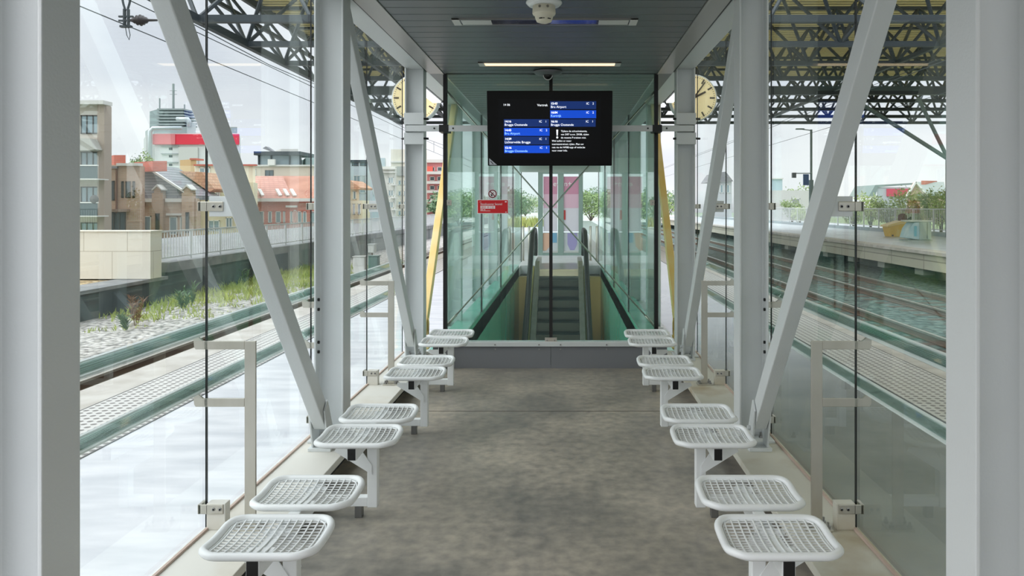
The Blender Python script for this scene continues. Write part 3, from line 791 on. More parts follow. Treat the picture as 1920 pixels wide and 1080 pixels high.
# trackside relay cabinets seen past the middle column
for lab, px0, px1, py0, py1, y, col in (('white trackside cabinet on the left, nearer one beside the track', 662, 684, 482, 500, 30, (226,226,224)),
                                 ('small white trackside box on a post on the left', 690, 702, 459, 474, 34, (228,230,230)),
                                 ('teal trackside cabinet on the left', 690, 708, 481, 496, 31.5, (96,132,124))):
    a = at(px0, py1, y); b = at(px1, py0, y)
    t = thing('trackside_cabinet', lab, 'cabinet', (a.x, y, -1.0), 'trackside cabinets')
    MB().box(a.x, b.x, y, y+0.4, a.z if 'post' in lab else -1.0, b.z).build('housing', pbr('cabinet_paint', col, 0.5), t, bevel=0.02)
    MB().box(a.x-0.03, b.x+0.03, y-0.03, y+0.43, b.z, b.z+0.03).build('lid', pbr('cabinet_lid', tuple(c*0.85 for c in col), 0.5), t)
    MB().box(a.x+0.04, b.x-0.04, y-0.012, y, a.z+0.03, b.z-0.03).build('door', pbr('cabinet_door', tuple(c*0.95 for c in col), 0.5), t)
    if 'post' in lab: MB().box((a.x+b.x)/2-0.03, (a.x+b.x)/2+0.03, y+0.15, y+0.21, -1.05, a.z).build('post', M['rust'], t)

# ---------------------------------------------------------------- plants
M['leaf'] = pbr('green_leaf', (118,142,84), 0.7, noise=1.2, col2=(150,168,104))
M['leaf_dark'] = pbr('dark_green_leaf', (84,112,84), 0.7, noise=1.2, col2=(120,146,104))
M['leaf_light'] = pbr('pale_green_leaf', (164,186,96), 0.7, noise=1.2, col2=(196,212,140))
M['bark'] = pbr('brown_bark', (104,90,74), 0.9)
M['grass'] = pbr('yellow_green_grass', (160,176,84), 0.8, noise=0.5, col2=(196,204,120))
def blades(mb, x, y, z, h, n, spread, lean=0.35, w=0.014):
    for _ in range(n):
        a = rnd.uniform(0, 6.28); r = spread*math.sqrt(rnd.random())
        bx, by = x + r*math.cos(a), y + r*math.sin(a)
        hh = h*rnd.uniform(0.5, 1.1); dx, dy = rnd.gauss(0, lean)*hh, rnd.gauss(0, lean)*hh
        a = rnd.uniform(0, 3.14); ux, uy = w*math.cos(a), w*math.sin(a)
        mb.add([(bx-ux,by-uy,z),(bx+ux,by+uy,z),(bx+dx*0.4+ux*0.7,by+dy*0.4+uy*0.7,z+hh*0.6),(bx+dx,by+dy,z+hh),(bx+dx*0.4-ux*0.7,by+dy*0.4-uy*0.7,z+hh*0.6)], [(0,1,2,3,4)])
g = MB()
for _ in range(620):
    y = rnd.uniform(13.0, 34); x = rnd.uniform(-11.9, -8.6)
    c = (y-13)/9
    if rnd.random() > min(1, 0.05 + 0.95*max(0, min(1, c - 0.28*abs(x+10.4)))) : continue
    blades(g, max(x, -11.55), y, -1.07, rnd.uniform(0.12, 0.34), 16, 0.28)
o = g.build('trackside_grass', M['grass']); o['kind'] = 'stuff'; tag(o, 'yellow green grass growing over the ballast on the left', 'grass')
for i, (px, py, y, h, lab) in enumerate(((357, 548, 20.5, 0.75, 'tall yellow green weed by the dark wall, right of the beige box'), (346, 552, 19.8, 0.5, 'shorter yellow green weed beside the tallest weed by the dark wall'),
                                     (255, 590, 17.2, 0.75, 'dry brown weed against the dark wall below the beige box'), (240, 610, 16.6, 0.4, 'leafy low weed in the ballast near the dark wall'), (432, 522, 26.5, 0.6, 'dark leafy weed by the wall right of the black glass joint'))):
    p = at(px, py, y); z = -1.08; p.x = max(p.x, -11.5)
    t = thing('weed', lab, 'weed', (p.x, y, z))
    s_ = MB(); l_ = MB()
    for k in range(4):
        a = rnd.uniform(0, 6.28); tip = Vector((p.x+0.14*math.cos(a), y+0.14*math.sin(a), z+h*rnd.uniform(0.7,1)))
        base = Vector((p.x+0.02*math.cos(a), y+0.02*math.sin(a), z))
        s_.tube([base, (base+tip)/2, tip], 0.008, 5)
        for q in range(9):
            m_ = base.lerp(tip, 0.3+0.7*q/8); blades(l_, m_.x, m_.y, m_.z, 0.16, 3, 0.02, 0.8, 0.02)
    mt = pbr('dry_weed', (140,112,92), 0.9) if 'dry' in lab else M['leaf_dark'] if 'dark' in lab else M['leaf_light']
    s_.build('stem', M['bark'] if 'dry' in lab else M['leaf'], t); l_.build('leaves', mt, t)

def crown(mb, c, rx, ry, rz, n, size):
    for _ in range(n):
        while True:
            u = Vector((rnd.uniform(-1,1), rnd.uniform(-1,1), rnd.uniform(-1,1)))
            if 0.2 < u.length < 1: break
        k = 0.75 + 0.25*math.sin(5*u.x+3*u.z+c[0])*math.cos(4*u.y+c[1])
        p = Vector((c[0]+u.x*rx*k, c[1]+u.y*ry*k, c[2]+u.z*rz*k))
        a = Vector((rnd.gauss(0,1), rnd.gauss(0,1), rnd.gauss(0,1))).normalized(); b = a.orthogonal().normalized(); s1 = size*rnd.uniform(0.5,1.2)
        mb.add([p-a*s1, p-b*s1*0.5, p+a*s1, p+b*s1*0.5], [(0,1,2,3)])
def tree(lab, x, y, z0, z1, w, mat, name='tree', n=900, trunk=0.3, size=None, group=None, sparse=False):
    t = thing(name, lab, 'tree' if name == 'tree' else 'bush', (x, y, z0), group)
    h = z1 - z0; zc = z0 + h*(trunk + (1-trunk)/2); rz = h*(1-trunk)/2
    s_ = MB(); s_.tube([(x,y,z0),(x+0.03*h,y,z0+h*0.3),(x,y,zc)], 0.03*h, 6, rr=[0.03*h,0.024*h,0.01*h])
    for k in range(5):
        a = k*1.26+x; s_.tube([(x,y,z0+h*trunk*0.9),(x+w*0.25*math.cos(a),y+w*0.25*math.sin(a),zc+rz*0.3)], 0.012*h, 5, rr=[0.015*h,0.005*h])
    s_.build('trunk' if name == 'tree' else 'stems', M['bark'], t)
    c_ = MB(); sz_ = size or max(0.08, w*0.05)
    crown(c_, (x,y,zc), w/2, w/2, rz, n, sz_)
    for k in range(6):
        a = rnd.uniform(0,6.28); crown(c_, (x+w*0.3*math.cos(a), y+w*0.3*math.sin(a), zc+rz*rnd.uniform(-0.5,0.7)), w*0.24, w*0.24, rz*0.4, n//10, sz_)
    c_.build('foliage', mat, t)
    return t

# ---------------------------------------------------------------- station roof over the tracks
RH, RB = 9.7, 7.0
def tubeobj(a, b, r, name, mat, parent, n=6):
    return MB().tube([a, b], r, n).build(name, mat, parent)
t = thing('station_roof', 'yellowish ribbed sheet roof high over the tracks', 'roof', (10, 30, RH))
g = MB(); y = 22.0
while y < 46.2:
    g.prism([(y, RH), (y+0.14, RH), (y+0.17, RH+0.06), (y+0.31, RH+0.06), (y+0.34, RH), (y+0.34, RH+0.09), (y, RH+0.09)], -12.0, 42, 'yz'); y += 0.34
g.build('roof_sheet', M['deck'], t)
MB().box(-12.1, -11.95, 22, 46.3, RH-0.25, RH+0.2).build('edge_gutter', M['dark_steel'], t)
XS = [-10.3 + 3.2*i for i in range(16)]
ROWS = [20.7 + 3.2*j for j in range(9)]
for j, y in enumerate(ROWS):
    big = j in (0, 4)
    lab = 'dark steel roof truss across the tracks, %s' % ['the nearest one, with a thick lower beam', 'second from the camera', 'third from the camera', 'fourth from the camera', 'the middle one with a thick girder', 'sixth from the camera', 'seventh from the camera', 'last but one', 'the farthest, against the sky'][j]
    t = thing('roof_truss', lab, 'truss', (XS[0], y, RB), 'roof trusses')
    r = 0.12 if j == 4 else 0.10 if j == 0 else 0.085
    MB().box(XS[0], XS[-1], y-r, y+r, RB-r*(1.6 if j == 4 else 1), RB+r*(1.6 if j == 4 else 1)).build('bottom_chord', M['dark_steel'], t)
    MB().box(XS[0]-1.6, XS[-1]+1.6, y+1.6-0.06, y+1.6+0.06, RH-0.32, RH-0.2).build('top_chord', M['dark_steel'], t)
    proto = {}
    for i, x in enumerate(XS):
        for dx in (-1.6, 1.6):
            for dy in (-1.6, 1.6):
                if y + dy < 19.5: continue
                key = (dx, dy)
                if key not in proto:
                    proto[key] = (tubeobj((x,y,RB), (x+dx,y+dy,RH-0.26), 0.062, 'web_diagonal', M['dark_steel'], t), x)
                else:
                    o, x0 = proto[key]; c = o.copy(); COL.objects.link(c); c.parent = t; c.location.x += x-x0
t = thing('edge_truss', 'long dark lower chord along the left edge of the station roof', 'truss', (XS[0], 30, RB))
MB().box(XS[0]-0.09, XS[0]+0.09, 12.0, 46.5, RB-0.11, RB+0.11).build('bottom_chord', M['dark_steel'], t)
for j in range(9):
    y = ROWS[j]
    tubeobj((XS[0],y,RB), (XS[0]-1.6,y+1.6,RH-0.2), 0.06, 'brace', M['dark_steel'], t)
MB().box(XS[0]-0.9, XS[0]-0.78, 17, 46.3, RH-1.45, RH-1.33).build('middle_chord', M['dark_steel'], t)
for k, xx in enumerate((1, 4, 7, 11)):
    t = thing('purlin', 'dark lengthwise roof beam, number %s from the left roof edge' % ['one', 'two', 'three', 'four'][k], 'beam', (XS[xx], 30, RB), 'lengthwise roof beams')
    MB().box(XS[xx]-0.07, XS[xx]+0.07, 20.7, 46.3, RB-0.07, RB+0.07).build('chord', M['dark_steel'], t)
# unseen canopy added to shade the right-hand platform
t = thing('shade_canopy', 'added unseen canopy that shades the nearer right-hand platform', 'canopy', (20, 8, RH))
g = MB(); y = -8.0
while y < 12.0:
    g.prism([(y, RH), (y+0.14, RH), (y+0.17, RH+0.06), (y+0.31, RH+0.06), (y+0.34, RH), (y+0.34, RH+0.09), (y, RH+0.09)], -1.7, 42, 'yz'); y += 0.34
g.build('roof_sheet', M['deck'], t)
# raking support on the opposite platform
t = thing('roof_support', 'dark steel post with raking struts on the opposite platform, at the right', 'post', (18.0, 34.9, 0.3))
MB().tube([(18.05,34.9,0.3),(18.05,34.9,4.05)], 0.11, 10).build('post', M['dark_steel'], t)
pale_st = pbr('weathered_green_steel', (120,138,136), 0.6)
for q in ((13.5,34.8,6.85), (16.6,34.8,6.85), (20.0,34.8,6.85), (22.5,34.8,6.85)):
    tubeobj((18.05,34.9,4.0), q, 0.10, 'strut', pale_st, t)

# ---------------------------------------------------------------- overhead wires on the left
def wire(pts, r, lab, group='overhead wires'):
    t = MB().tube(pts, r, 5).build('overhead_wire', M['dark_steel']); return tag(t, lab, 'wire', group)
wx = -6.4
t = thing('overhead_line', 'contact wire and carrying wire over the left track, crossing the open sky', 'overhead line', (wx, 2, 4.4))
MB().tube([(wx, 2, 4.4), (wx, 90, 4.4)], 0.008, 5).build('contact_wire', M['dark_steel'], t)
MB().tube([(wx, 2, 5.6)] + [(wx, 8+8*i, 5.0 - (0.18 if i % 2 else 0)) for i in range(11)], 0.009, 5).build('carrying_wire', M['dark_steel'], t)
for i in range(4):
    y = 36+8*i; MB().tube([(wx,y,4.4),(wx,y,4.92)], 0.008, 4).build('hanger', M['dark_steel'], t)
wire([(-9.6, 14, 6.3), (-9.6, 90, 6.3)], 0.012, 'feeder cable just under the left edge of the station roof')
t = thing('wire_support', 'dark V-shaped wire hanger with a ribbed insulator at the top left', 'wire support', (wx, 10.8, 4.4))
c = at(237, 35, 10.8); 
for e in (-1, 1):
    MB().tube([(c.x+0.015*e, 10.8, c.z+0.12), (c.x+0.045*e, 10.8, c.z+0.22), (c.x+0.085*e, 10.8, c.z+0.42), (c.x+0.12*e, 10.8, 6.0)], 0.016, 7).build('hanger_arm', M['dark_steel'], t)
    MB().box(c.x+0.028*e-0.013, c.x+0.028*e+0.013, 10.78, 10.82, c.z-0.11, c.z+0.14).build('clamp_bar', M['dark_steel'], t)
MB().box(c.x-0.085, c.x+0.075, 10.77, 10.83, c.z-0.13, c.z-0.10).build('clamp_foot', M['dark_steel'], t)
for dz in (0.03, -0.03):
    MB().box(c.x-0.11, c.x+0.10, 10.785, 10.815, c.z+dz-0.012, c.z+dz+0.012).build('clamp_bolt', M['dark_steel'], t)
p = at(264, 38, 10.8)
MB().lathe([(0.012,-0.16),(0.03,-0.12),(0.05,-0.09),(0.035,-0.075),(0.075,-0.05),(0.05,-0.03),(0.085,0.0),(0.05,0.02),(0.07,0.04),(0.04,0.06),(0.05,0.08),(0.02,0.11),(0.015,0.24)], p, 'x', 12).build('insulator', pbr('brown_insulator', (60,52,54), 0.4), t, smooth=True)
MB().tube([(c.x-0.015,10.8,c.z-0.12),(c.x+0.005,10.8,c.z-0.24),(c.x+0.04,10.8,c.z-0.31),(c.x+0.055,10.8,c.z-0.24),(c.x+0.03,10.8,c.z-0.12)], 0.006, 5).build('wire_loop', M['dark_steel'], t)
MB().tube([(c.x-0.12,10.8,6.0),(c.x+0.12,10.8,6.0),(-3.2,10.8,6.0)], 0.03, 6).tube([(-9.3,10.8,6.0),(c.x-0.12,10.8,6.0)], 0.03, 6).build('cantilever', M['dark_steel'], t)
MB().tube([(-9.3,10.8,-1.05),(-9.3,10.8,6.6)], 0.09, 8).build('mast', M['dark_steel'], t)

# right: far catenary wires, lamp post with blue sign
for i, (x, z, lab) in enumerate(((7.4, 4.6, 'overhead wire over the nearer right-hand track'), (9.5, 4.6, 'overhead wire over the track along the opposite platform'), (9.5, 5.5, 'carrying wire over the track along the opposite platform'))):
    wire([(x, 4, z), (x, 90, z)], 0.008, lab)

# ---------------------------------------------------------------- right-hand opposite platform
OX, OZ = 11.8, 0.30
struct('opposite_platform', MB().box(OX, 24, -4, 100, OZ-0.12, OZ), pbr('wet_grey_paving', (196,200,202), 0.38, noise=1.2, col2=(172,178,180), stretch=(1,0.4,1)))
struct('opposite_platform_edge', MB().box(OX-0.15, OX+0.45, -4, 100, OZ-0.1, OZ+0.02), M['coping'], bevel=0.01)
struct('opposite_platform_fascia', MB().box(OX-0.05, OX+0.15, -4, 100, OZ-0.60, OZ-0.1), brick_mat('concrete_panels', (190,188,172), (180,178,164), (140,138,128), 1.0, 2.4, 5.0, 0.02, 0.8, 0.0))
struct('opposite_platform_back', MB().box(OX+1.3, OX+1.5, -4, 100, -1.6, OZ-0.12), pbr('dark_teal_wall', (44,62,62), 0.8, noise=0.8, col2=(70,92,88), stretch=(1,1,0.4)))
pr = MB().box(-0.2, 0.2, -0.3, 0.3, -0.7, 0.0); first = None
for i in range(14):
    loc = (OX+0.35, 13+3.0*i, OZ-0.14)
    if first is None:
        first = pr.build('platform_pier', pbr('pier_concrete', (150,154,146), 0.8), local=True); first.location = loc
        tag(first, 'short concrete pier under the edge of the opposite platform', 'pier', 'piers under the opposite platform')
    else: c = first.copy(); COL.objects.link(c); c.location = loc
struct('opposite_kerb', MB().box(18.2, 18.8, -4, 100, OZ, OZ+0.18), pbr('grey_kerb', (150,158,162), 0.7))
railing('pale grey railing along the back of the opposite platform', 18.5, 24, 72, OZ+0.18, OZ+1.35, 22, 0.17, M['rail_paint'])
def bin_yellow():
    y = 35.5; a = at(1665, 445, y); b = at(1701, 414, y); z = OZ
    t = thing('grit_bin', 'yellow plastic bin with a sloping lid on the opposite platform', 'bin', ((a.x+b.x)/2, y, z))
    my = pbr('yellow_plastic', (222,184,74), 0.5)
    x0, x1 = a.x, b.x; h = b.z - z
    MB().add([(x0+0.14,y,z),(x1-0.06,y,z),(x1-0.06,y+0.7,z),(x0+0.14,y+0.7,z),(x0+0.03,y-0.05,z+h*0.66),(x1,y-0.05,z+h*0.86),(x1,y+0.75,z+h*0.86),(x0+0.03,y+0.75,z+h*0.66)],
             [(0,3,2,1),(4,5,6,7),(0,1,5,4),(1,2,6,5),(2,3,7,6),(3,0,4,7)]).build('body', my, t, bevel=0.02)
    MB().add([(x0-0.06,y-0.1,z+h*0.60),(x1+0.03,y-0.1,z+h*0.88),(x1+0.03,y+0.8,z+h*0.88),(x0-0.06,y+0.8,z+h*0.60),(x0-0.04,y-0.08,z+h*0.72),(x1-0.25,y-0.08,z+h*1.0),(x1-0.25,y+0.78,z+h*1.0),(x0-0.04,y+0.78,z+h*0.72)],
             [(0,3,2,1),(4,5,6,7),(0,1,5,4),(1,2,6,5),(2,3,7,6),(3,0,4,7)]).build('lid', pbr('pale_yellow_lid', (226,202,132), 0.5), t, bevel=0.03)
    MB().box(x0+0.18, x0+0.26, y-0.02, y+0.02, z+0.03, z+0.1).build('latch', M['black'], t)
bin_yellow()
def bin_grey():
    y = 31.2; a = at(1701, 452, y); b = at(1748, 413, y); z = OZ
    t = thing('waste_station', 'grey recycling bin station with a coloured curved side, right of the yellow bin', 'bin', ((a.x+b.x)/2, y, z))
    mg = pbr('grey_bin', (168,182,172), 0.55)
    x0, x1, h = a.x, b.x, b.z - z
    xm = x0 + (x1-x0)*0.5
    MB().box(xm, x1-0.03, y, y+0.8, z+0.05, z+h-0.06).build('body', mg, t, bevel=0.03)
    MB().prism([(x0, z+0.12), (xm, z+0.05), (xm, z+h-0.07), (xm-0.22, z+h-0.1), (x0+0.12, z+h*0.6)], y+0.02, y+0.75, 'xz').build('curved_side', pbr('pale_blue_panel', (186,206,208), 0.5, noise=2, col2=(130,176,190)), t, bevel=0.02)
    MB().box(x0+0.10, x1, y-0.04, y+0.84, z+h-0.07, z+h).build('lid', pbr('pale_lid', (206,212,204), 0.5), t, bevel=0.02)
    MB().box(x0+0.02, x1, y-0.02, y+0.82, z, z+0.05).build('plinth', pbr('bin_plinth', (150,158,150), 0.6), t)
    MB().box(x0+0.30, x0+0.40, y-0.005, y+0.02, z+0.2, z+h*0.72).build('stripe', pbr('teal_stripe', (110,176,190), 0.5), t)
    MB().box(xm+0.30, xm+0.33, y-0.012, y+0.01, z+0.1, z+h-0.1).build('door_edge', pbr('dark_bin_edge', (104,118,112), 0.5), t)
bin_grey()
y = 37.2; p = at(1692, 406, y)
t = thing('sack', 'small brown sack behind the yellow bin, by the far railing', 'sack', (p.x, y, OZ))
MB().lathe([(0.26,0),(0.28,0.25),(0.25,0.55),(0.2,0.75),(0.225,0.83),(0.21,1.0),(0.12,1.09),(0.0,1.11)], (p.x, y, OZ), 'z', 14).build('bag', pbr('brown_cloth', (112,88,80), 0.9, bump=0.4, bscale=9), t, smooth=True)
MB().tube([(p.x+0.15,y-0.15,OZ+0.75),(p.x+0.36,y-0.1,OZ+0.9),(p.x+0.42,y,OZ+0.7),(p.x+0.24,y,OZ+0.35)], 0.05, 7).build('strap', pbr('dark_strap', (58,52,54), 0.8), t)
for i, (px, w, h, y, lab) in enumerate(((1485, 2.4, 2.4, 46, 'pale flowering bush behind the railing, left of the lamp post'), (1500, 1.8, 1.5, 40, 'low bush behind the railing at the foot of the lamp post'), (1600, 2.2, 1.9, 40, 'low pale bush behind the railing beside the large sloping tube'), (1632, 2.4, 2.7, 42, 'green bush behind the railing, left of the yellow bin'),
                                (1668, 2.4, 2.2, 40, 'yellowish bush behind the railing above the yellow bin'), (1702, 2.2, 3.0, 43, 'tallest bush behind the railing, above the grey bin'), (1735, 2.0, 2.3, 40, 'bush behind the railing, right of the tallest bush'), (1764, 1.5, 2.7, 38, 'bush behind the railing at the right edge of the glass'))):
    y = 20.2*F/(px-CX) + 1.0; x = (px-CX)*y/F
    tree(lab, x, y, -0.1 + OZ, OZ+h, w, M['leaf_light'] if i % 2 else M['leaf'], 'bush', 700, 0.05, 0.10, 'bushes behind the far railing')
struct('planting_strip', MB().box(24, 34, -4, 100, -6, OZ), pbr('green_verge', (150,168,110), 0.9, noise=0.6, col2=(120,142,92)))
t = thing('lamp_post', 'tall grey street lamp post with a blue sign, seen through the right glass', 'lamp post', ((1521-CX)*46/F, 46, 0))
a = at(1521, 243, 46)
MB().tube([(a.x,46,OZ),(a.x,46,3.4)], 0.14, 8).build('lower_post', pale_st, t)
MB().tube([(a.x,46,3.4),(a.x,46,a.z)], 0.07, 8).build('upper_post', pale_st, t)
MB().tube([(a.x,46,a.z-0.05),(a.x-0.6,46,a.z+0.02)], 0.03, 6).build('lamp_arm', pale_st, t)
MB().box(a.x-0.95, a.x-0.45, 45.9, 46.1, a.z, a.z+0.07).build('lamp_head', pale_st, t)
b = at(1511, 337, 45.7)
MB().box(b.x-0.17, b.x+0.17, 45.65, 45.72, b.z-0.34, b.z+0.34).build('blue_sign', pbr('blue_sign', (40,88,160), 0.5), t)
MB().tube([(a.x, 45.8, b.z+0.40), (a.x-1.1, 45.8, b.z+0.40)], 0.03, 6).build('sign_arm', pale_st, t)
MB().box(a.x-1.25, a.x-1.02, 45.7, 45.9, b.z+0.12, b.z+0.44).build('signal_box', pbr('grey_signal', (110,116,120), 0.5), t)

# ---------------------------------------------------------------- glazed escalator enclosure beyond the end wall
struct('shelter_roof', MB().box(-1.76, 1.43, -3, 22.2, 3.44, 3.60), M['panel'])
mb = MB(); y = YE + 0.04
while y < 21.9:
    mb.prism([(y, 3.206), (y+0.008, 3.2), (y+0.174, 3.2), (y+0.182, 3.206), (y+0.182, 3.23), (y, 3.23)], -1.31, 0.99, 'yz'); y += 0.19
mb.box(-1.5, 1.18, YE+0.1, 22, 3.23, 3.30)
struct('ceiling', mb, M['ceiling'])
struct('trim_12', MB().box(-1.36, 1.04, 21.9, 22.05, 2.78, 3.2), pbr('pale_header', (225,228,226), 0.5))
MB_teal = pbr('teal_well_lining', (92,176,156), 0.2, noise=0.5, col2=(120,192,172), stretch=(1,1,0.3))
ochre = pbr('warm_lit_cladding', (206,186,118), 0.32, 0.2, noise=0.8, col2=(178,158,96), stretch=(1,1,0.4))  # warm light reflected by the stainless cladding is put into this yellow
struct('well_wall_left', MB().box(WX0-0.25, WX0, 8.2, WY1, -7, 0.10), MB_teal)
struct('well_wall_right', MB().box(WX1, WX1+0.25, 8.2, WY1, -7, 0.10), MB_teal)
struct('well_wall_end', MB().box(WX0-0.25, WX1+0.25, WY1, WY1+0.3, -7, -0.26), ochre)
struct('well_wall_near', MB().box(WX0-0.25, WX1+0.25, 8.12, 8.22, -7, 0.0), M['panel'])
struct('lower_hall_floor', MB().box(-6, 6, 2, 24, -7.2, -7.0), M['panel'])
for X, nm in ((-1.31, 'left'), (0.99, 'right')):
    ys = [8.1, 11.57, 15.04, 18.51, 22.0]
    for a, b in zip(ys[:-1], ys[1:]):
        w = struct('window_%d' % wn, MB().box(X-0.006, X+0.006, a+0.01, b-0.01, 0.11, 3.19), M['glass_teal']); wn += 1
        MB().box(X-0.012, X+0.012, b-0.012, b+0.012, 0.11, 3.19).build('seal', M['black'], w)
for s_, xi, xo, nm in ((1, CIL, -1.711, 'left'), (-1, CIR, 1.385, 'right')):
    for y, o in ((10.8, 'first'), (13.65, 'second'), (16.5, 'third'), (19.35, 'fourth')):
        column(s_, xi, xo, y, 'grey column outside the escalator enclosure, %s past the end wall on the %s' % (o, nm), z0=0.0)
t = diagonal(1, -1.605, 8.32, 'yellow sloping tube just beyond the left end column', 'yellow diagonal braces', M['yellow_steel'], up=1)
t = diagonal(-1, 1.275, 8.32, 'yellow sloping tube just beyond the right end column', 'yellow diagonal braces', M['yellow_steel'], up=1)

def escalator():
    XC = -0.18; hw = 0.54; YT = 20.6; SL = 0.577
    zl = lambda y: -SL*max(0, YT-y)
    t = thing('escalator', 'escalator with dark steps and black handrails behind the end glass', 'escalator', (XC, YT, 0))
    stepm = pbr('dark_step', (30,52,58), 0.4, 0.2)
    for i in range(15):
        y1 = YT - 0.4*i; z1 = -0.231*i - 0.02
        g = MB().box(XC-hw, XC+hw, y1-0.4, y1, z1-0.26, z1-0.231+0.0)
        for k in range(26):                                  # grooved riser and tread
            xx = XC-hw + 2*hw*(k+0.5)/26
            g.box(xx-0.013, xx+0.013, y1-0.408, y1-0.4, z1-0.45, z1-0.235).box(xx-0.013, xx+0.013, y1-0.4, y1, z1-0.231, z1-0.222)
        g.box(XC-hw, XC+hw, y1-0.402, y1-0.394, z1-0.46, z1-0.231)
        g.build('step', stepm, t)
    MB().box(XC-hw, XC+hw, YT, 22.9, -0.25, 0.006).build('landing_plate', M['soffit'], t)
    g = MB()
    for k in range(27):
        xx = XC-hw + 2*hw*(k+0.5)/27; g.box(xx-0.012, xx+0.012, YT-0.06, YT+0.12, -0.02, 0.014)
    g.build('comb', M['stainless'], t)
    y0 = 12.5
    for e in (-1, 1):
        a, b = XC+e*hw, XC+e*(hw+0.13)
        def slope(z0, z1, yend):
            return [(y0, zl(y0)+z0), (YT, z0), (yend, z0), (yend, z1), (YT+0.25, z1), (y0, zl(y0)+z1+0.14)]
        MB().prism(slope(-0.5, 0.22, 22.6), a, b, 'yz').build('deck', M['stainless'], t, bevel=0.01)
        c = XC+e*(hw+0.19)
        MB().prism([(y0, zl(y0)+0.15), (YT+0.2, 0.12), (22.4, 0.12), (22.6, 0.45), (22.5, 0.85), (22.2, 0.98), (YT+0.2, 0.98), (y0, zl(y0)+1.08)], c-0.012, c+0.012, 'yz').build('balustrade_glass', M['glass_teal'], t)
        MB().tube([(c,y0,zl(y0)+1.10),(c,YT,1.02),(c,YT+0.4,1.06),(c,22.2,1.06),(c,22.45,0.98),(c,22.62,0.75),(c,22.62,0.5),(c,22.5,0.28)], 0.068, 10).build('handrail', M['black'], t, smooth=True)
        MB().prism([(y0, zl(y0)-1.2), (YT+0.6, -1.2), (YT+0.6, 0.05), (YT+0.2, 0.08), (y0, zl(y0)+0.12)], XC+e*(hw+0.15), XC+e*(hw+0.30), 'yz').build('side_cladding', ochre, t, bevel=0.01)
for x in (-0.75, 0.45):  # unseen fill lamps, added to brighten the dark escalator well
    t = thing('well_fill_lamp', 'added unseen warm fill lamp low in the escalator well, on the %s' % ('left' if x < 0 else 'right'), 'lamp', (x, 8.23, -2.2), 'added fill lamps in the escalator well')
    MB().box(x-0.5, x+0.5, 8.22, 8.30, -2.3, -2.1).build('housing', M['panel'], t)
    MB().box(x-0.48, x+0.48, 8.30, 8.32, -2.28, -2.12).build('diffuser', emission('warm_well_fill', (255,240,205), 60.0), t)
escalator()
for px, lab in ((956, 'short steel post left of the escalator landing, outermost'), (981, 'short steel post left of the escalator landing, middle one'), (992, 'short steel post closest to the left handrail'), (1107, 'short steel post closest to the right handrail'), (1119, 'short steel post right of the escalator landing, outermost')):
    x = (px-CX)*24/F
    t = thing('barrier_post', lab, 'post', (x, 24, 0), 'barrier posts at the landing')
    MB().tube([(x,24,0),(x,24,1.12)], 0.035, 10).build('pole', M['stainless'], t, smooth=True)
    MB().lathe([(0.06,0),(0.06,0.012),(0.036,0.014)], (x,24,0), 'z', 12).build('foot', M['stainless'], t)

def kiosk():
    y = 26.6; P = lambda px: (px-CX)*y/F; Z = lambda py: H-(py-CY)*y/F
    t = thing('lift_kiosk', 'glazed grey-green lift kiosk with pink posters beyond the escalator', 'kiosk', (P(1051), y, 0))
    fm = pbr('grey_green_frame', (126,146,138), 0.5)
    for px0, px1 in ((1009,1018), (1046,1057), (1085,1093)):
        MB().box(P(px0), P(px1), y-0.05, y+0.05, 0, 3.3).build('frame_post', fm, t, bevel=0.01)
    MB().box(P(1009), P(1093), y-0.04, y+0.04, Z(482), Z(474)).build('bottom_rail', fm, t)
    MB().box(P(1009), P(1093), y-0.06, y+0.06, Z(326), Z(318)).build('lintel', fm, t)
    MB().box(P(1000), P(1102), y-0.1, y+1.7, 3.3, 3.5).build('roof', pbr('pale_kiosk_roof', (222,226,226), 0.5), t)
    for px0, px1 in ((1009,1014), (1088,1093)):
        MB().box(P(px0), P(px1), y+0.05, y+1.6, 0, 3.3).build('side_wall', M['glass_teal'], t)
    pink = pbr('pink_poster', (222,176,196), 0.5); pale = pbr('pale_lilac_poster', (220,212,222), 0.5)
    for i, (px0, px1) in enumerate(((1019,1045), (1057,1085))):
        p = MB().box(P(px0), P(px1), y+0.02, y+0.05, Z(434), Z(331)).build('poster', pale, t)
        MB().box(P(px0), P(px1), y+0.012, y+0.02, Z(364), Z(331)).build('pink_band', pbr('deep_pink_band', (206,134,162), 0.5), p)
        MB().box(P(px0), P(px1), y+0.014, y+0.02, Z(390), Z(364)).build('mid_band', pink, p)
        WL[p.name] = Vector((0,0,0)) if False else WL[p.name]
        if i == 0: MB().text('ev', P(1037), Z(349), y+0.010, 0.26).build('poster_lettering', M['sign_white'], p)
        else:
            MB().text('n+', P(1057.5), Z(349), y+0.010, 0.26).build('poster_lettering', M['sign_white'], p)
            MB().box(P(1054.5), P(1060.5), y+0.004, y+0.010, Z(412), Z(394)).build('red_label', M['sign_red'], p)
        MB().box(P(px0), P(px1), y+0.02, y+0.05, Z(471), Z(436)).build('lower_panel', pbr('grey_lower_panel', (196,198,202), 0.5), t)
        if i == 0:
            MB().prism([(P(1016),Z(437)),(P(1034),Z(437)),(P(1031),Z(462)),(P(1024),Z(470)),(P(1015),Z(470))], y+0.01, y+0.02, 'xz').build('printed_shape', pbr('peach_print', (216,170,144), 0.5), t)
            MB().box(P(1036), P(1044), y+0.01, y+0.02, Z(455), Z(437)).build('printed_shape', pbr('blue_print', (110,160,192), 0.5), t)
        else:
            MB().prism([(P(1064),Z(437)),(P(1082),Z(437)),(P(1082),Z(458)),(P(1077),Z(469)),(P(1069),Z(469)),(P(1064),Z(458))], y+0.01, y+0.02, 'xz').build('printed_shape', pbr('lilac_print', (154,144,190), 0.5), t)
kiosk()

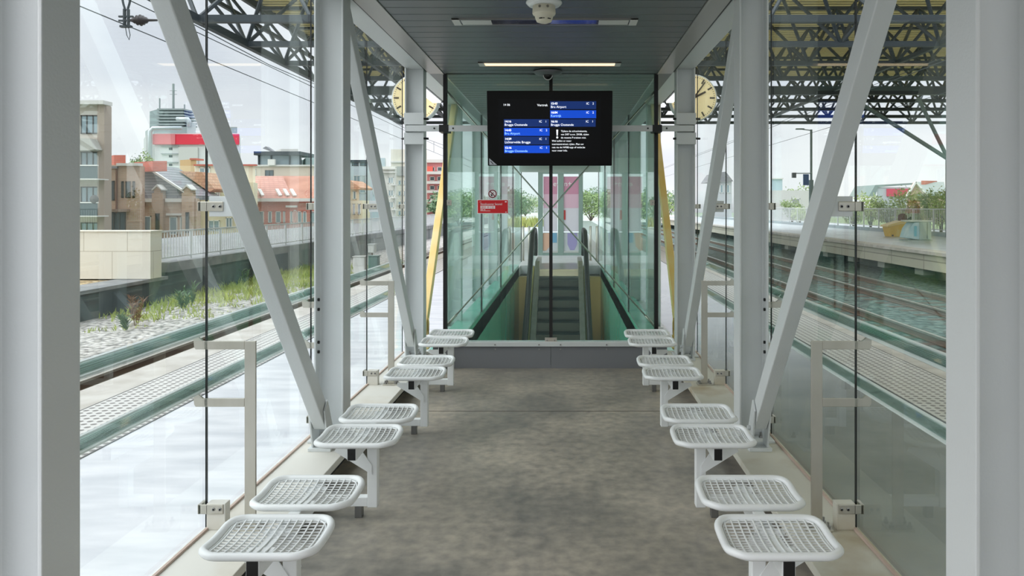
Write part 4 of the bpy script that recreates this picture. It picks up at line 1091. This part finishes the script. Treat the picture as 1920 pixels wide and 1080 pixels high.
# station clocks and platform lights hanging outside
def clock(px, py, y, lab, other):
    c = at(px, py, y); r = 43*y/F
    t = thing('station_clock', lab, 'clock', c, 'station clocks')
    MB().lathe([(r,-0.07),(r*1.03,-0.05),(r*1.03,0.09),(r,0.11)], c, 'y', 48).build('housing', M['paint'], t, smooth=False)
    f = MB().lathe([(r*0.97,-0.072),(r*0.97,-0.069)], c, 'y', 48).build('dial', emission('cream_dial', (232,214,166), 0.28), t)
    ink = pbr('dark_brown_ink', (72,58,44), 0.5)
    for hmk in range(12):
        a = math.radians(90-30*hmk); u = Vector((math.cos(a), 0, math.sin(a)))
        MB().bar(c+u*r*0.70+Vector((0,-0.075,0)), c+u*r*0.92+Vector((0,-0.075,0)), 0.004, r*0.07, up=u.cross(Vector((0,1,0)))).build('hour_mark', ink, f)
    for k_ in range(60):
        if k_ % 5: 
            a = math.radians(6*k_); u = Vector((math.cos(a), 0, math.sin(a)))
            MB().bar(c+u*r*0.87+Vector((0,-0.075,0)), c+u*r*0.92+Vector((0,-0.075,0)), 0.004, r*0.02, up=u.cross(Vector((0,1,0)))).build('minute_mark', ink, f)
    for deg, l_, w_, nm in ((90-63, 0.58, 0.085, 'hour_hand'), (90-36, 0.84, 0.06, 'minute_hand')):
        a = math.radians(deg); u = Vector((math.cos(a), 0, math.sin(a)))
        MB().bar(c-u*r*0.15+Vector((0,-0.082,0)), c+u*r*l_+Vector((0,-0.082,0)), 0.005, r*w_, up=u.cross(Vector((0,1,0)))).build(nm, ink, t)
    MB().tube([c+Vector((0,0.02,r)), (c.x, c.y+0.02, 3.78)], 0.02, 8).tube([(c.x, c.y+0.02, 3.78), (other, c.y+0.02, 3.78), (other, c.y+0.02, 3.44)], 0.025, 8).build('hanger', M['paint'], t)
clock(780, 185, 11.2, 'round cream station clock outside the left wall, half hidden by the end column', -1.70)
clock(1299, 185, 11.2, 'round cream station clock with visible hands outside the right wall by the end column', 1.38)
for x0, x1, nm, ax in ((-1.97, -1.85, 'left', -1.711), (1.50, 1.60, 'right', 1.385)):
    t = thing('platform_light', 'bright white strip light outside beyond the %s end column' % nm, 'light', ((x0+x1)/2, 9.8, 3.3))
    MB().box(x0, x1, 9.75, 11.0, 3.30, 3.32).build('tube_cover', emission('white_strip', (255,255,252), 1.6), t)
    MB().box(x0-0.02, x1+0.02, 9.72, 11.03, 3.32, 3.38).build('housing', M['panel'], t)
    MB().box(min(ax, (x0+x1)/2), max(ax, (x0+x1)/2), 10.77, 10.83, 3.385, 3.42).box((x0+x1)/2-0.03, (x0+x1)/2+0.03, 10.77, 10.83, 3.375, 3.42).build('arm', M['paint'], t)

# ---------------------------------------------------------------- buildings
M['pane'] = pbr('window_glass', (148,166,172), 0.12, 0.1)
M['pane_dark'] = pbr('dark_window_glass', (84,96,102), 0.12, 0.1)
M['wframe'] = pbr('white_window_frame', (226,226,220), 0.5)
M['dframe'] = pbr('dark_window_frame', (78,76,74), 0.5)
BASE = -6.0
class Bld:
    def __init__(s, name, lab, cat, px, y, group=None):
        s.y = y; s.k = y/F
        s.t = thing(name, lab, cat, ((px-CX)*s.k, y, BASE), group)
    def X(s, px): return (px-CX)*s.k
    def Z(s, py): return H-(py-CY)*s.k
    def wall(s, px0, px1, py0, mat, py1=None, depth=2.6, shear=0.988, name='wall', dy=0.0):
        y0 = s.y+dy; y1 = y0+depth; q = y1/s.y*shear
        zb = BASE if py1 is None else s.Z(py1)
        x0, x1 = s.X(px0), s.X(px1)
        f = [(x0,y0),(x1,y0),(x1*q if abs(x1*q) > 0 else x1,y1),(x0*q,y1)]
        return MB().prism(f, zb, s.Z(py0), 'xy').build(name, mat, s.t)
    def slab(s, px0, px1, py0, py1, mat, dy=-0.2, d=0.4, name='cornice'):
        return MB().box(s.X(px0), s.X(px1), s.y+dy, s.y+dy+d, s.Z(py1), s.Z(py0)).build(name, mat, s.t)
    def win(s, px0, px1, py0, py1, pane=None, frame=None, dy=-0.06, bars=1):
        f = MB(); x0, x1, z0, z1 = s.X(px0), s.X(px1), s.Z(py1), s.Z(py0); w = 0.07; y = s.y+dy
        f.box(x0, x1, y, y+0.12, z0, z0+w).box(x0, x1, y, y+0.12, z1-w, z1).box(x0, x0+w, y, y+0.12, z0, z1).box(x1-w, x1, y, y+0.12, z0, z1)
        for b in range(1, bars+1):
            if bars: xm = x0+(x1-x0)*b/(bars+1); f.box(xm-w/2, xm+w/2, y, y+0.12, z0, z1)
        o = f.build('window', frame or M['wframe'], s.t)
        MB().box(x0+w, x1-w, y+0.03, y+0.08, z0+w, z1-w).build('pane', pane or M['pane'], o)
        return o
    def poly(s, pts, mat, dy=0.0, d=3.0, name='roof'):
        return MB().prism([(s.X(a), s.Z(b)) for a, b in pts], s.y+dy, s.y+dy+d, 'xz').build(name, mat, s.t)
    def slope(s, eave, ridge, mat, d=5.0, name='roof'):
        """pitched roof: eave (px0,px1,py) in front, ridge (px0,px1,py) set back by d"""
        q = (s.y+d)/s.y
        a = [Vector((s.X(p), s.y-0.25, s.Z(eave[2]))) for p in eave[:2]]
        kr = (s.y+d)/F
        b = [Vector(((p-CX)*kr, s.y+d, H-(ridge[2]-CY)*kr)) for p in ridge[:2]]
        n = Vector((0, 0, -0.25))
        return MB().add([a[0],a[1],b[1],b[0],a[0]+n,a[1]+n,b[1]+n,b[0]+n], [(0,1,2,3),(7,6,5,4),(0,4,5,1),(1,5,6,2),(2,6,7,3),(3,7,4,0)]).build(name, mat, s.t)

grime = pbr('beige_render', (206,198,186), 0.8, noise=0.6, col2=(190,182,170))
brownbr = brick_mat('brown_brick', (196,168,146), (184,156,134), (188,170,152), 1.0, 0.5, 0.14, 0.02)
redbr = brick_mat('red_brick', (212,142,126), (202,130,114), (206,160,146), 1.0, 0.5, 0.14, 0.02)
slate = brick_mat('grey_slates', (150,148,150), (138,138,142), (112,112,116), 1.0, 3.0, 0.22, 0.03)
redtile = brick_mat('red_roof_tiles', (200,150,134), (190,138,122), (170,124,112), 1.0, 0.5, 0.22, 0.03)
orangetile = brick_mat('orange_roof_tiles', (208,160,128), (198,148,114), (178,130,102), 1.0, 0.5, 0.25, 0.03)
yellowr = pbr('cream_yellow_render', (226,218,186), 0.8, noise=0.5, col2=(218,206,172))
chim = brick_mat('chimney_brick', (202,112,94), (190,100,84), (186,126,112), 1.0, 0.5, 0.16, 0.02)
palec = pbr('pale_cornice', (214,212,206), 0.7)
balc = pbr('smoked_balcony_glass', (84,98,100), 0.2)

b = Bld('apartment_block', 'beige apartment block with smoked glass balconies at the far left edge', 'building', 175, 48)
b.wall(60, 187, 196, grime); b.wall(186, 199, 192, pbr('brown_pilaster', (168,154,140), 0.8), depth=2.4, name='pilaster', dy=-0.2)
b.slab(60, 202, 190, 197, palec, -0.5, 1.0)
for py0, py1 in ((216,251), (285,312), (350,380), (417,436)):
    b.win(152, 187, py0, py1, M['pane'], M['dframe'], bars=2)
for py0, py1 in ((313,336), (381,404)):
    o = b.slab(120, 204, py0, py1, balc, -1.2, 0.06, 'balcony')
    MB().box(b.X(120), b.X(205), b.y-1.25, b.y-1.1, b.Z(py0), b.Z(py0-2)).build('handrail', M['wframe'], o)
    MB().box(b.X(120), b.X(204), b.y-1.2, b.y, b.Z(py1+2), b.Z(py1)).build('balcony_floor', palec, o)
b.poly([(120,262),(186,262),(196,282),(186,284),(120,284)], pbr('grey_awning', (176,174,166), 0.8), -1.0, 0.9, 'awning')
MB().lathe([(0.0,-0.02),(0.26,0.04),(0.28,0.10)], (b.X(199), b.y-1.3, b.Z(374)), 'y', 16).build('satellite_dish', M['dframe'], b.t)

b = Bld('brick_house', 'flat-topped brown brick house with two red chimneys beside the beige apartments', 'building', 240, 53)
b.wall(199, 262, 309, brownbr)
b.slab(221, 262, 306, 311, palec, -0.2, 0.6); b.slab(197, 222, 312, 316, slate, -0.2, 0.6)
b.wall(198, 220, 289, chim, 313, 1.5, 0.998, 'chimney', 1.0); b.wall(250, 278, 298, chim, 318, 1.5, 0.998, 'chimney', 2.5)
for q in ((205,215,339,376), (228,232,340,371), (236,245,340,371), (249,253,340,371)): b.win(*q, M['pane_dark'], M['dframe'], bars=0)
b.slab(219, 221, 312, 400, pbr('brown_pipe', (120,88,74), 0.7), -0.15, 0.12, 'downpipe')
b.slab(200, 244, 392, 397, pbr('brown_canopy', (150,128,112), 0.7), -1.4, 1.4, 'canopy')
b.win(203, 236, 398, 436, M['pane_dark'], M['dframe'], bars=2)

b = Bld('gabled_house', 'brown house with a grey slate roof and two small stepped gables', 'building', 300, 57)
b.wall(226, 368, 372, brownbr)
b.poly([(262,374),(262,314),(267,308),(352,366),(352,374)], slate, 0.3, 5.0)
MB().bar(Vector((b.X(263), b.y+0.2, b.Z(307))), Vector((b.X(352), b.y+0.2, b.Z(365))), 0.25, 0.14).build('verge_board', M['wframe'], b.t)
b.poly([(285,316),(330,318),(356,352),(346,358)], orangetile, 4.0, 3.0, 'roof'); 
b.slab(228, 300, 372, 379, palec); b.slab(312, 362, 372, 379, palec)
for c in (301.5, 357):
    b.wall(c-10, c+10, 362, brownbr, None, 0.8, 1.0, 'gable_pier', -0.5)
    b.poly([(c-10,362),(c-6,362),(c-6,356),(c,350),(c+6,356),(c+6,362),(c+10,362)], brownbr, -0.5, 0.8, 'stepped_gable')
    b.poly([(c-9,358),(c,350),(c+9,357),(c+9,355),(c,346),(c-9,355)], palec, -0.6, 0.9, 'gable_cap')
b.slab(226, 270, 379, 388, pbr('green_band', (120,132,112), 0.7), -0.3, 0.3, 'balcony_front')
for q in ((245,266,405,436), (271,284,405,436), (318,333,406,440), (338,348,406,440)): b.win(*q, M['pane'], M['wframe'], bars=0)
for q in ((299,306,400,440), (355,361,398,436)): b.win(*q, M['pane_dark'], M['dframe'], -0.6, 0)
b.slab(314, 355, 400, 404, palec, -0.2, 0.2, 'lintel')

b = Bld('yellow_house', 'cream yellow house behind the big sloping tube', 'building', 420, 65)
b.wall(366, 476, 342, yellowr); b.wall(355, 470, 309, pbr('cream_upper_storey', (222,212,190), 0.8), 343, 7, 0.99, 'upper_storey', 1.0)
b.slab(354, 472, 307, 310, chim, 0.8, 0.4, 'roof_edge')
b.win(364, 384, 313, 341, M['pane'], M['wframe'], 0.9); b.win(400, 416, 316, 340, M['pane'], M['wframe'], 0.9)
b.wall(355, 372, 341, redbr, None, 6, 0.99, 'brick_wing', -0.3)
b.win(405, 413, 359, 370); b.win(391, 412, 413, 434); b.win(424, 436, 408, 428)
b.wall(336, 347, 296, pbr('tan_chimney', (196,164,120), 0.8), 330, 1.2, 0.998, 'chimney', 2.0); b.slab(335, 348, 294, 297, chim, 1.9, 1.4, 'chimney_cap')

b = Bld('red_house', 'long red brick house with white windows and a tiled roof', 'building', 530, 72)
b.wall(462, 640, 377, redbr)
b.slab(460, 640, 372, 378, M['wframe'], -0.5, 0.8)
b.slope((458, 552, 373), (462, 530, 330), redtile, 5.0); b.slope((545, 640, 373), (520, 640, 330), pbr('brown_red_roof', (188,134,112), 0.8, noise=0.8, col2=(172,118,98)), 6.0)
for px in (486, 519, 533, 546):
    kk = (b.y+0.9)/F
    MB().bar(Vector(((px-CX)*kk, b.y+0.9, H-(355-CY)*kk)), Vector(((px+12-CX)*kk, b.y+0.2, H-(367-CY)*kk)), 0.30, 0.16).build('skylight', M['wframe'], b.t)
for q in ((486,495,396,418), (503,510,396,418), (517,527,396,418), (531,535,396,418), (544,549,396,418), (558,566,396,418), (568,575,396,418), (583,592,396,418), (604,614,396,418)): b.win(*q, M['pane'], M['wframe'], bars=0)
b.slab(537, 558, 385, 389, M['wframe'], -0.2, 0.3, 'door_hood'); b.win(551, 556, 394, 420, chim, M['wframe'], bars=0)

b = Bld('penthouse_block', 'pale block topped by a dark-roofed glass penthouse, behind the red house', 'building', 525, 90)
b.wall(440, 640, 311, pbr('pale_pink_block', (210,196,180), 0.8)); b.slab(440, 640, 309, 312, palec)
b.wall(480, 562, 287, M['pane'], 311, 6, 0.99, 'penthouse', 0.5); b.slab(477, 564, 284, 291, M['dark_steel'], -0.2, 5.0, 'penthouse_roof')
for px in (483, 506, 541, 561): b.slab(px-1, px+1, 288, 311, M['dark_steel'], 0.3, 0.3, 'penthouse_post')
b.slab(505, 518, 299, 310, M['wframe'], -0.5, 0.4, 'terrace_screen')
b.poly([(486,277),(492,273),(508,284),(504,284)], slate, 1.0, 1.0, 'solar_panel')
b.wall(515, 548, 277, pbr('pale_rooftop_box', (206,204,198), 0.8), 285, 3, 0.998, 'rooftop_box', 2.0)
b.win(468, 480, 317, 330); b.win(497, 513, 319, 332, M['pane_dark'], M['dframe']); b.wall(562, 640, 294, pbr('pale_teal_block', (166,186,186), 0.7), 312, 5, 0.99, 'side_wing', 2.0)

b = Bld('tower_block', 'large white industrial building with a red band and a louvred grey tower', 'building', 340, 130)
whitep = pbr('white_cladding', (220,222,220), 0.7); greyl = pbr('grey_louvres', (148,158,158), 0.6)
b.wall(290, 448, 250, whitep, None, 10, 0.995)
b.slab(289, 449, 252, 271, pbr('bright_red_band', (226,52,72), 0.6), -0.4, 0.4, 'red_band'); b.slab(289, 331, 252, 271, pbr('faded_red_band', (224,128,132), 0.6), -0.5, 0.15, 'faded_band')
b.wall(268, 291, 252, pbr('grey_side_building', (176,180,178), 0.7), None, 8, 0.998, 'side_block', 1.0)
b.wall(270, 350, 234, greyl, 252, 8, 0.997, 'tower_base', 3.0)
for i in range(6):
    b.slab(277-0.4*i, 327+0.6*i, 199+5.8*i, 202+5.8*i, greyl, 3.0, 4.5, 'louvre')
b.wall(279, 325, 199, pbr('grey_tower', (128,142,144), 0.7), 236, 4.0, 0.998, 'tower', 3.4)
for px, r_ in ((302.5, 150), (276, 178), (324, 190)):
    MB().tube([Vector((b.X(px), b.y+4, b.Z(200))), Vector((b.X(px), b.y+4, b.Z(r_)))], 0.12 if px != 302.5 else 0.2, 6).build('mast', greyl, b.t)
for py in (163, 170): MB().box(b.X(296), b.X(309), b.y+3.9, b.y+4.1, b.Z(py+0.6), b.Z(py)).build('mast_arm', greyl, b.t)
duct = pbr('silver_duct', (196,204,208), 0.35, 0.4)
MB().tube([(b.X(286),b.y-0.8,b.Z(300)),(b.X(286),b.y-0.8,b.Z(247)),(b.X(292),b.y-0.8,b.Z(241)),(b.X(345),b.y-0.8,b.Z(241))], 0.35, 8).build('duct', duct, b.t, smooth=True)
MB().tube([(b.X(326),b.y+1,b.Z(222)),(b.X(346),b.y+1,b.Z(222)),(b.X(349),b.y+1,b.Z(226)),(b.X(349),b.y+1,b.Z(236))], 0.4, 8).build('duct', duct, b.t, smooth=True)
b.wall(347, 362, 229, duct, 250, 4, 0.998, 'plant_box', 1.0); b.wall(425, 440, 237, greyl, 251, 4, 0.998, 'plant_box', 1.0)
for py in (275, 289, 305): b.slab(303, 336, py-1, py, greyl, -0.3, 0.2, 'cladding_joint'); b.win(317, 323, py+2, py+6, M['pane_dark'], M['dframe'], bars=0)
b.slab(336, 372, 276, 330, pbr('pale_grey_panel', (206,206,200), 0.7), -0.25, 0.2, 'blank_panel')
tree('leafy tree rising behind the chimneys, left of the white building', (278-CX)*72/F, 72, -6, H-(276-CY)*72/F, 3.6, M['leaf'], 'tree', 1300, 0.55, 0.16)
tree('thin dark bare-looking tree behind the red chimneys', (252-CX)*80/F, 80, -6, H-(270-CY)*80/F, 1.8, M['leaf_dark'], 'tree', 260, 0.6, 0.11)

b = Bld('office_block', 'grey blue office block seen just right of the middle left column', 'building', 676, 99)
b.wall(640, 694, 304, pbr('grey_blue_block', (190,200,204), 0.7)); b.slab(638, 696, 300, 304, M['dark_steel'])
for q in ((660,672,305,311), (675,688,305,311)): b.win(*q, M['pane_dark'], M['dframe'], bars=0)
for q in ((663,676,329,344), (679,686,329,344), (664,686,352,362)): b.win(*q)
b = Bld('gable_cottage', 'small cream house with an orange gable roof by the middle left column', 'building', 660, 78)
b.wall(640, 672, 352, pbr('cream_cottage', (222,206,180), 0.8), None, 3, 0.995); b.poly([(636,354),(650,338),(658,338),(678,352),(676,355)], orangetile, -0.4, 5); b.win(662, 668, 358, 374, bars=0)
b.wall(640, 690, 376, yellowr, None, 4, 0.99, 'front_wing', -2.0)
for q in ((664,668,382,402), (672,676,382,402), (681,686,382,402)): b.win(*q, M['pane'], M['wframe'], -2.06, 0)
b = Bld('glass_block', 'pale glass-fronted block behind the small sloping tube', 'building', 702, 104)
b.wall(691, 722, 296, pbr('pale_glass_block', (196,212,214), 0.3), None, 3, 0.995)
for q in ((694,700,310,330), (703,712,310,330), (694,700,340,366), (703,712,340,366)): b.win(*q, bars=0)
b = Bld('cream_apartments', 'tall cream apartment building left of the end column', 'building', 742, 109)
b.wall(733, 800, 280, pbr('cream_block', (222,216,200), 0.8), None, 3, 0.998); b.slab(733, 800, 302, 305, palec); b.slab(744, 766, 312, 330, pbr('grey_panel_block', (176,176,170), 0.7), -0.2, 0.2, 'panel')
for py in (318, 338, 358, 378, 395):
    for px in (747, 757, 768, 780): b.win(px, px+5, py, py+9, bars=0)
b = Bld('balcony_house', 'pale house with railed balconies between the small tube and the end column', 'building', 730, 88)
b.wall(716, 741, 312, pbr('pale_house', (212,212,204), 0.8), None, 3, 0.995)
for py in (316, 322): b.slab(716, 744, py, py+2, palec, -0.4, 0.5)
for py in (332, 356, 378): b.win(728, 738, py, py+12); b.slab(733, 746, py+14, py+16, palec, -0.8, 0.8, 'balcony')
b = Bld('striped_apartments', 'pinkish red apartment building with white balconies past the left end column', 'building', 815, 115)
b.wall(790, 850, 303, pbr('pinkish_red_render', (196,128,128), 0.8), None, 3, 0.998); b.slab(788, 852, 299, 305, palec, -0.3, 0.6); b.slab(800, 812, 312, 324, pbr('red_patch', (226,106,92), 0.7), -0.3, 0.2, 'red_panel')
for py in (322, 340, 357, 374, 391, 410):
    b.slab(802, 838, py, py+5, M['wframe'], -1.0, 0.9, 'balcony'); b.win(806, 815, py-9, py-1, M['pane_dark'], M['wframe'], bars=0); b.win(820, 829, py-9, py-1, M['pane_dark'], M['wframe'], bars=0)

# right-hand side buildings
b = Bld('concrete_ramp', 'long pale concrete wall behind the railing, left of the large sloping tube', 'wall', 1490, 75)
b.wall(1385, 1545, 357, pbr('pale_concrete', (206,204,200), 0.8), None, 3, 0.995); b.win(1484, 1500, 372, 385, pbr('grey_opening', (150,152,152), 0.8), M['wframe'], bars=0)
b = Bld('blue_box_building', 'small pale blue box building above the concrete wall', 'building', 1458, 90)
b.wall(1448, 1467, 335, pbr('pale_blue_cladding', (184,202,212), 0.7), None, 3, 0.995); b.slab(1447, 1468, 334, 336, palec)
b = Bld('grey_shed', 'long grey shed with a red front panel beyond the bushes', 'building', 1680, 114)
b.wall(1644, 1712, 351, pbr('grey_shed_wall', (186,192,196), 0.7), None, 6, 1.0); b.poly([(1628,368),(1640,347),(1712,343),(1714,346),(1645,351),(1640,368)], pbr('green_grey_roof', (136,150,146), 0.7), -0.2, 8)
b.slab(1662, 1705, 354, 368, pbr('crimson_panel', (204,70,94), 0.6), -0.3, 0.3, 'red_panel')
b = Bld('gable_house', 'brick house with a gable and grey roof at the right, beyond the tallest bush', 'building', 1732, 92)
b.wall(1700, 1770, 366, brownbr, None, 4, 1.0)
b.poly([(1700,367),(1714,342),(1732,367)], brownbr, -0.2, 0.5, 'gable'); b.slope((1716, 1772, 364), (1714, 1770, 341), pbr('grey_green_roof', (142,152,146), 0.7), 4.0)
for (pa, pb) in (((1697,369),(1714,341)), ((1714,341),(1734,366))):
    MB().bar(Vector((b.X(pa[0]), b.y-0.4, b.Z(pa[1]))), Vector((b.X(pb[0]), b.y-0.4, b.Z(pb[1]))), 0.3, 0.2).build('verge_board', M['wframe'], b.t)
b.wall(1749, 1757, 337, chim, 345, 1.2, 1.0, 'chimney', 3.0); b.win(1709, 1712, 357, 367, bars=0); b.win(1718, 1721, 357, 367, bars=0)
b = Bld('grey_houses', 'hazy grey houses seen between the small right-hand tube and the column', 'building', 1355, 100)
b.wall(1330, 1372, 340, pbr('hazy_grey_wall', (188,190,192), 0.8), None, 3, 0.995); b.poly([(1328,342),(1340,325),(1360,322),(1374,340)], slate, -0.3, 6)
for q in ((1338,1344,346,362), (1350,1356,346,362), (1362,1368,346,362)): b.win(*q, bars=0)

# trees around the far end
FT = [(842, 352, 5.5, 'leaf_dark', 'first from the left'), (866, 346, 6.0, 'leaf_dark', 'second from the left'), (890, 350, 5.5, 'leaf', 'third from the left'), (962, 348, 5.0, 'leaf_dark', 'second left of the kiosk'), (985, 360, 5.0, 'leaf', 'low, just left of the kiosk'),
      (1108, 352, 5.5, 'leaf', 'just right of the kiosk'), (1135, 345, 6.0, 'leaf_dark', 'second right of the kiosk'), (1165, 350, 5.5, 'leaf', 'third right of the kiosk'), (1195, 347, 6.0, 'leaf_dark', 'fourth right of the kiosk'), (1222, 352, 5.0, 'leaf', 'by the right glass edge'), (1250, 350, 5.0, 'leaf_dark', 'behind the right yellow tube')]
for i, (px, py, w, mt, lab) in enumerate(FT):
    y = 84 + (i*5 % 11)*13
    tree('green tree at the end of the tracks, %s' % lab, (px-CX)*y/F, y, (0.02 if -22 < (px-CX)*y/F < -11.4 and y < 120 else -0.9 if -13.5 < (px-CX)*y/F < 33 else -6.0), H-(py-CY)*y/F, w*1.35*y/90, M[mt], 'tree', 1500, 0.03, 0.24, 'trees at the end of the tracks')
for i, (px, py, w) in enumerate(((1470, 343, 6), (1482, 340, 7), (1497, 342, 6), (1530, 346, 6), (1648, 356, 5), (1770, 352, 6))):
    y = 108 + 9*i
    tree('distant tree on the right, %s' % ['left of the lamp post above the pale wall', 'between the blue box building and the lamp post', 'just left of the lamp post', 'just right of the lamp post', 'beside the grey shed', 'at the right edge beside the brick gable house'][i], (px-CX)*y/F, y, -6, H-(py-CY)*y/F, w, M['leaf'], 'tree', 600, 0.2, 0.25, 'distant trees on the right')
y = 66
t = thing('flower_bank', 'patch of yellow flowering weeds by the tracks left of the lift kiosk', 'plants', ((992-CX)*y/F, y, 0))
g = MB()
for _ in range(90): blades(g, (992-CX)*y/F + rnd.uniform(-2.2,1.0), y+rnd.uniform(-4,4), -0.02, 0.9, 8, 0.5, 0.3, 0.05)
g.build('stems_and_flowers', pbr('yellow_flowers', (206,190,110), 0.8, noise=1, col2=(170,180,100)), t)
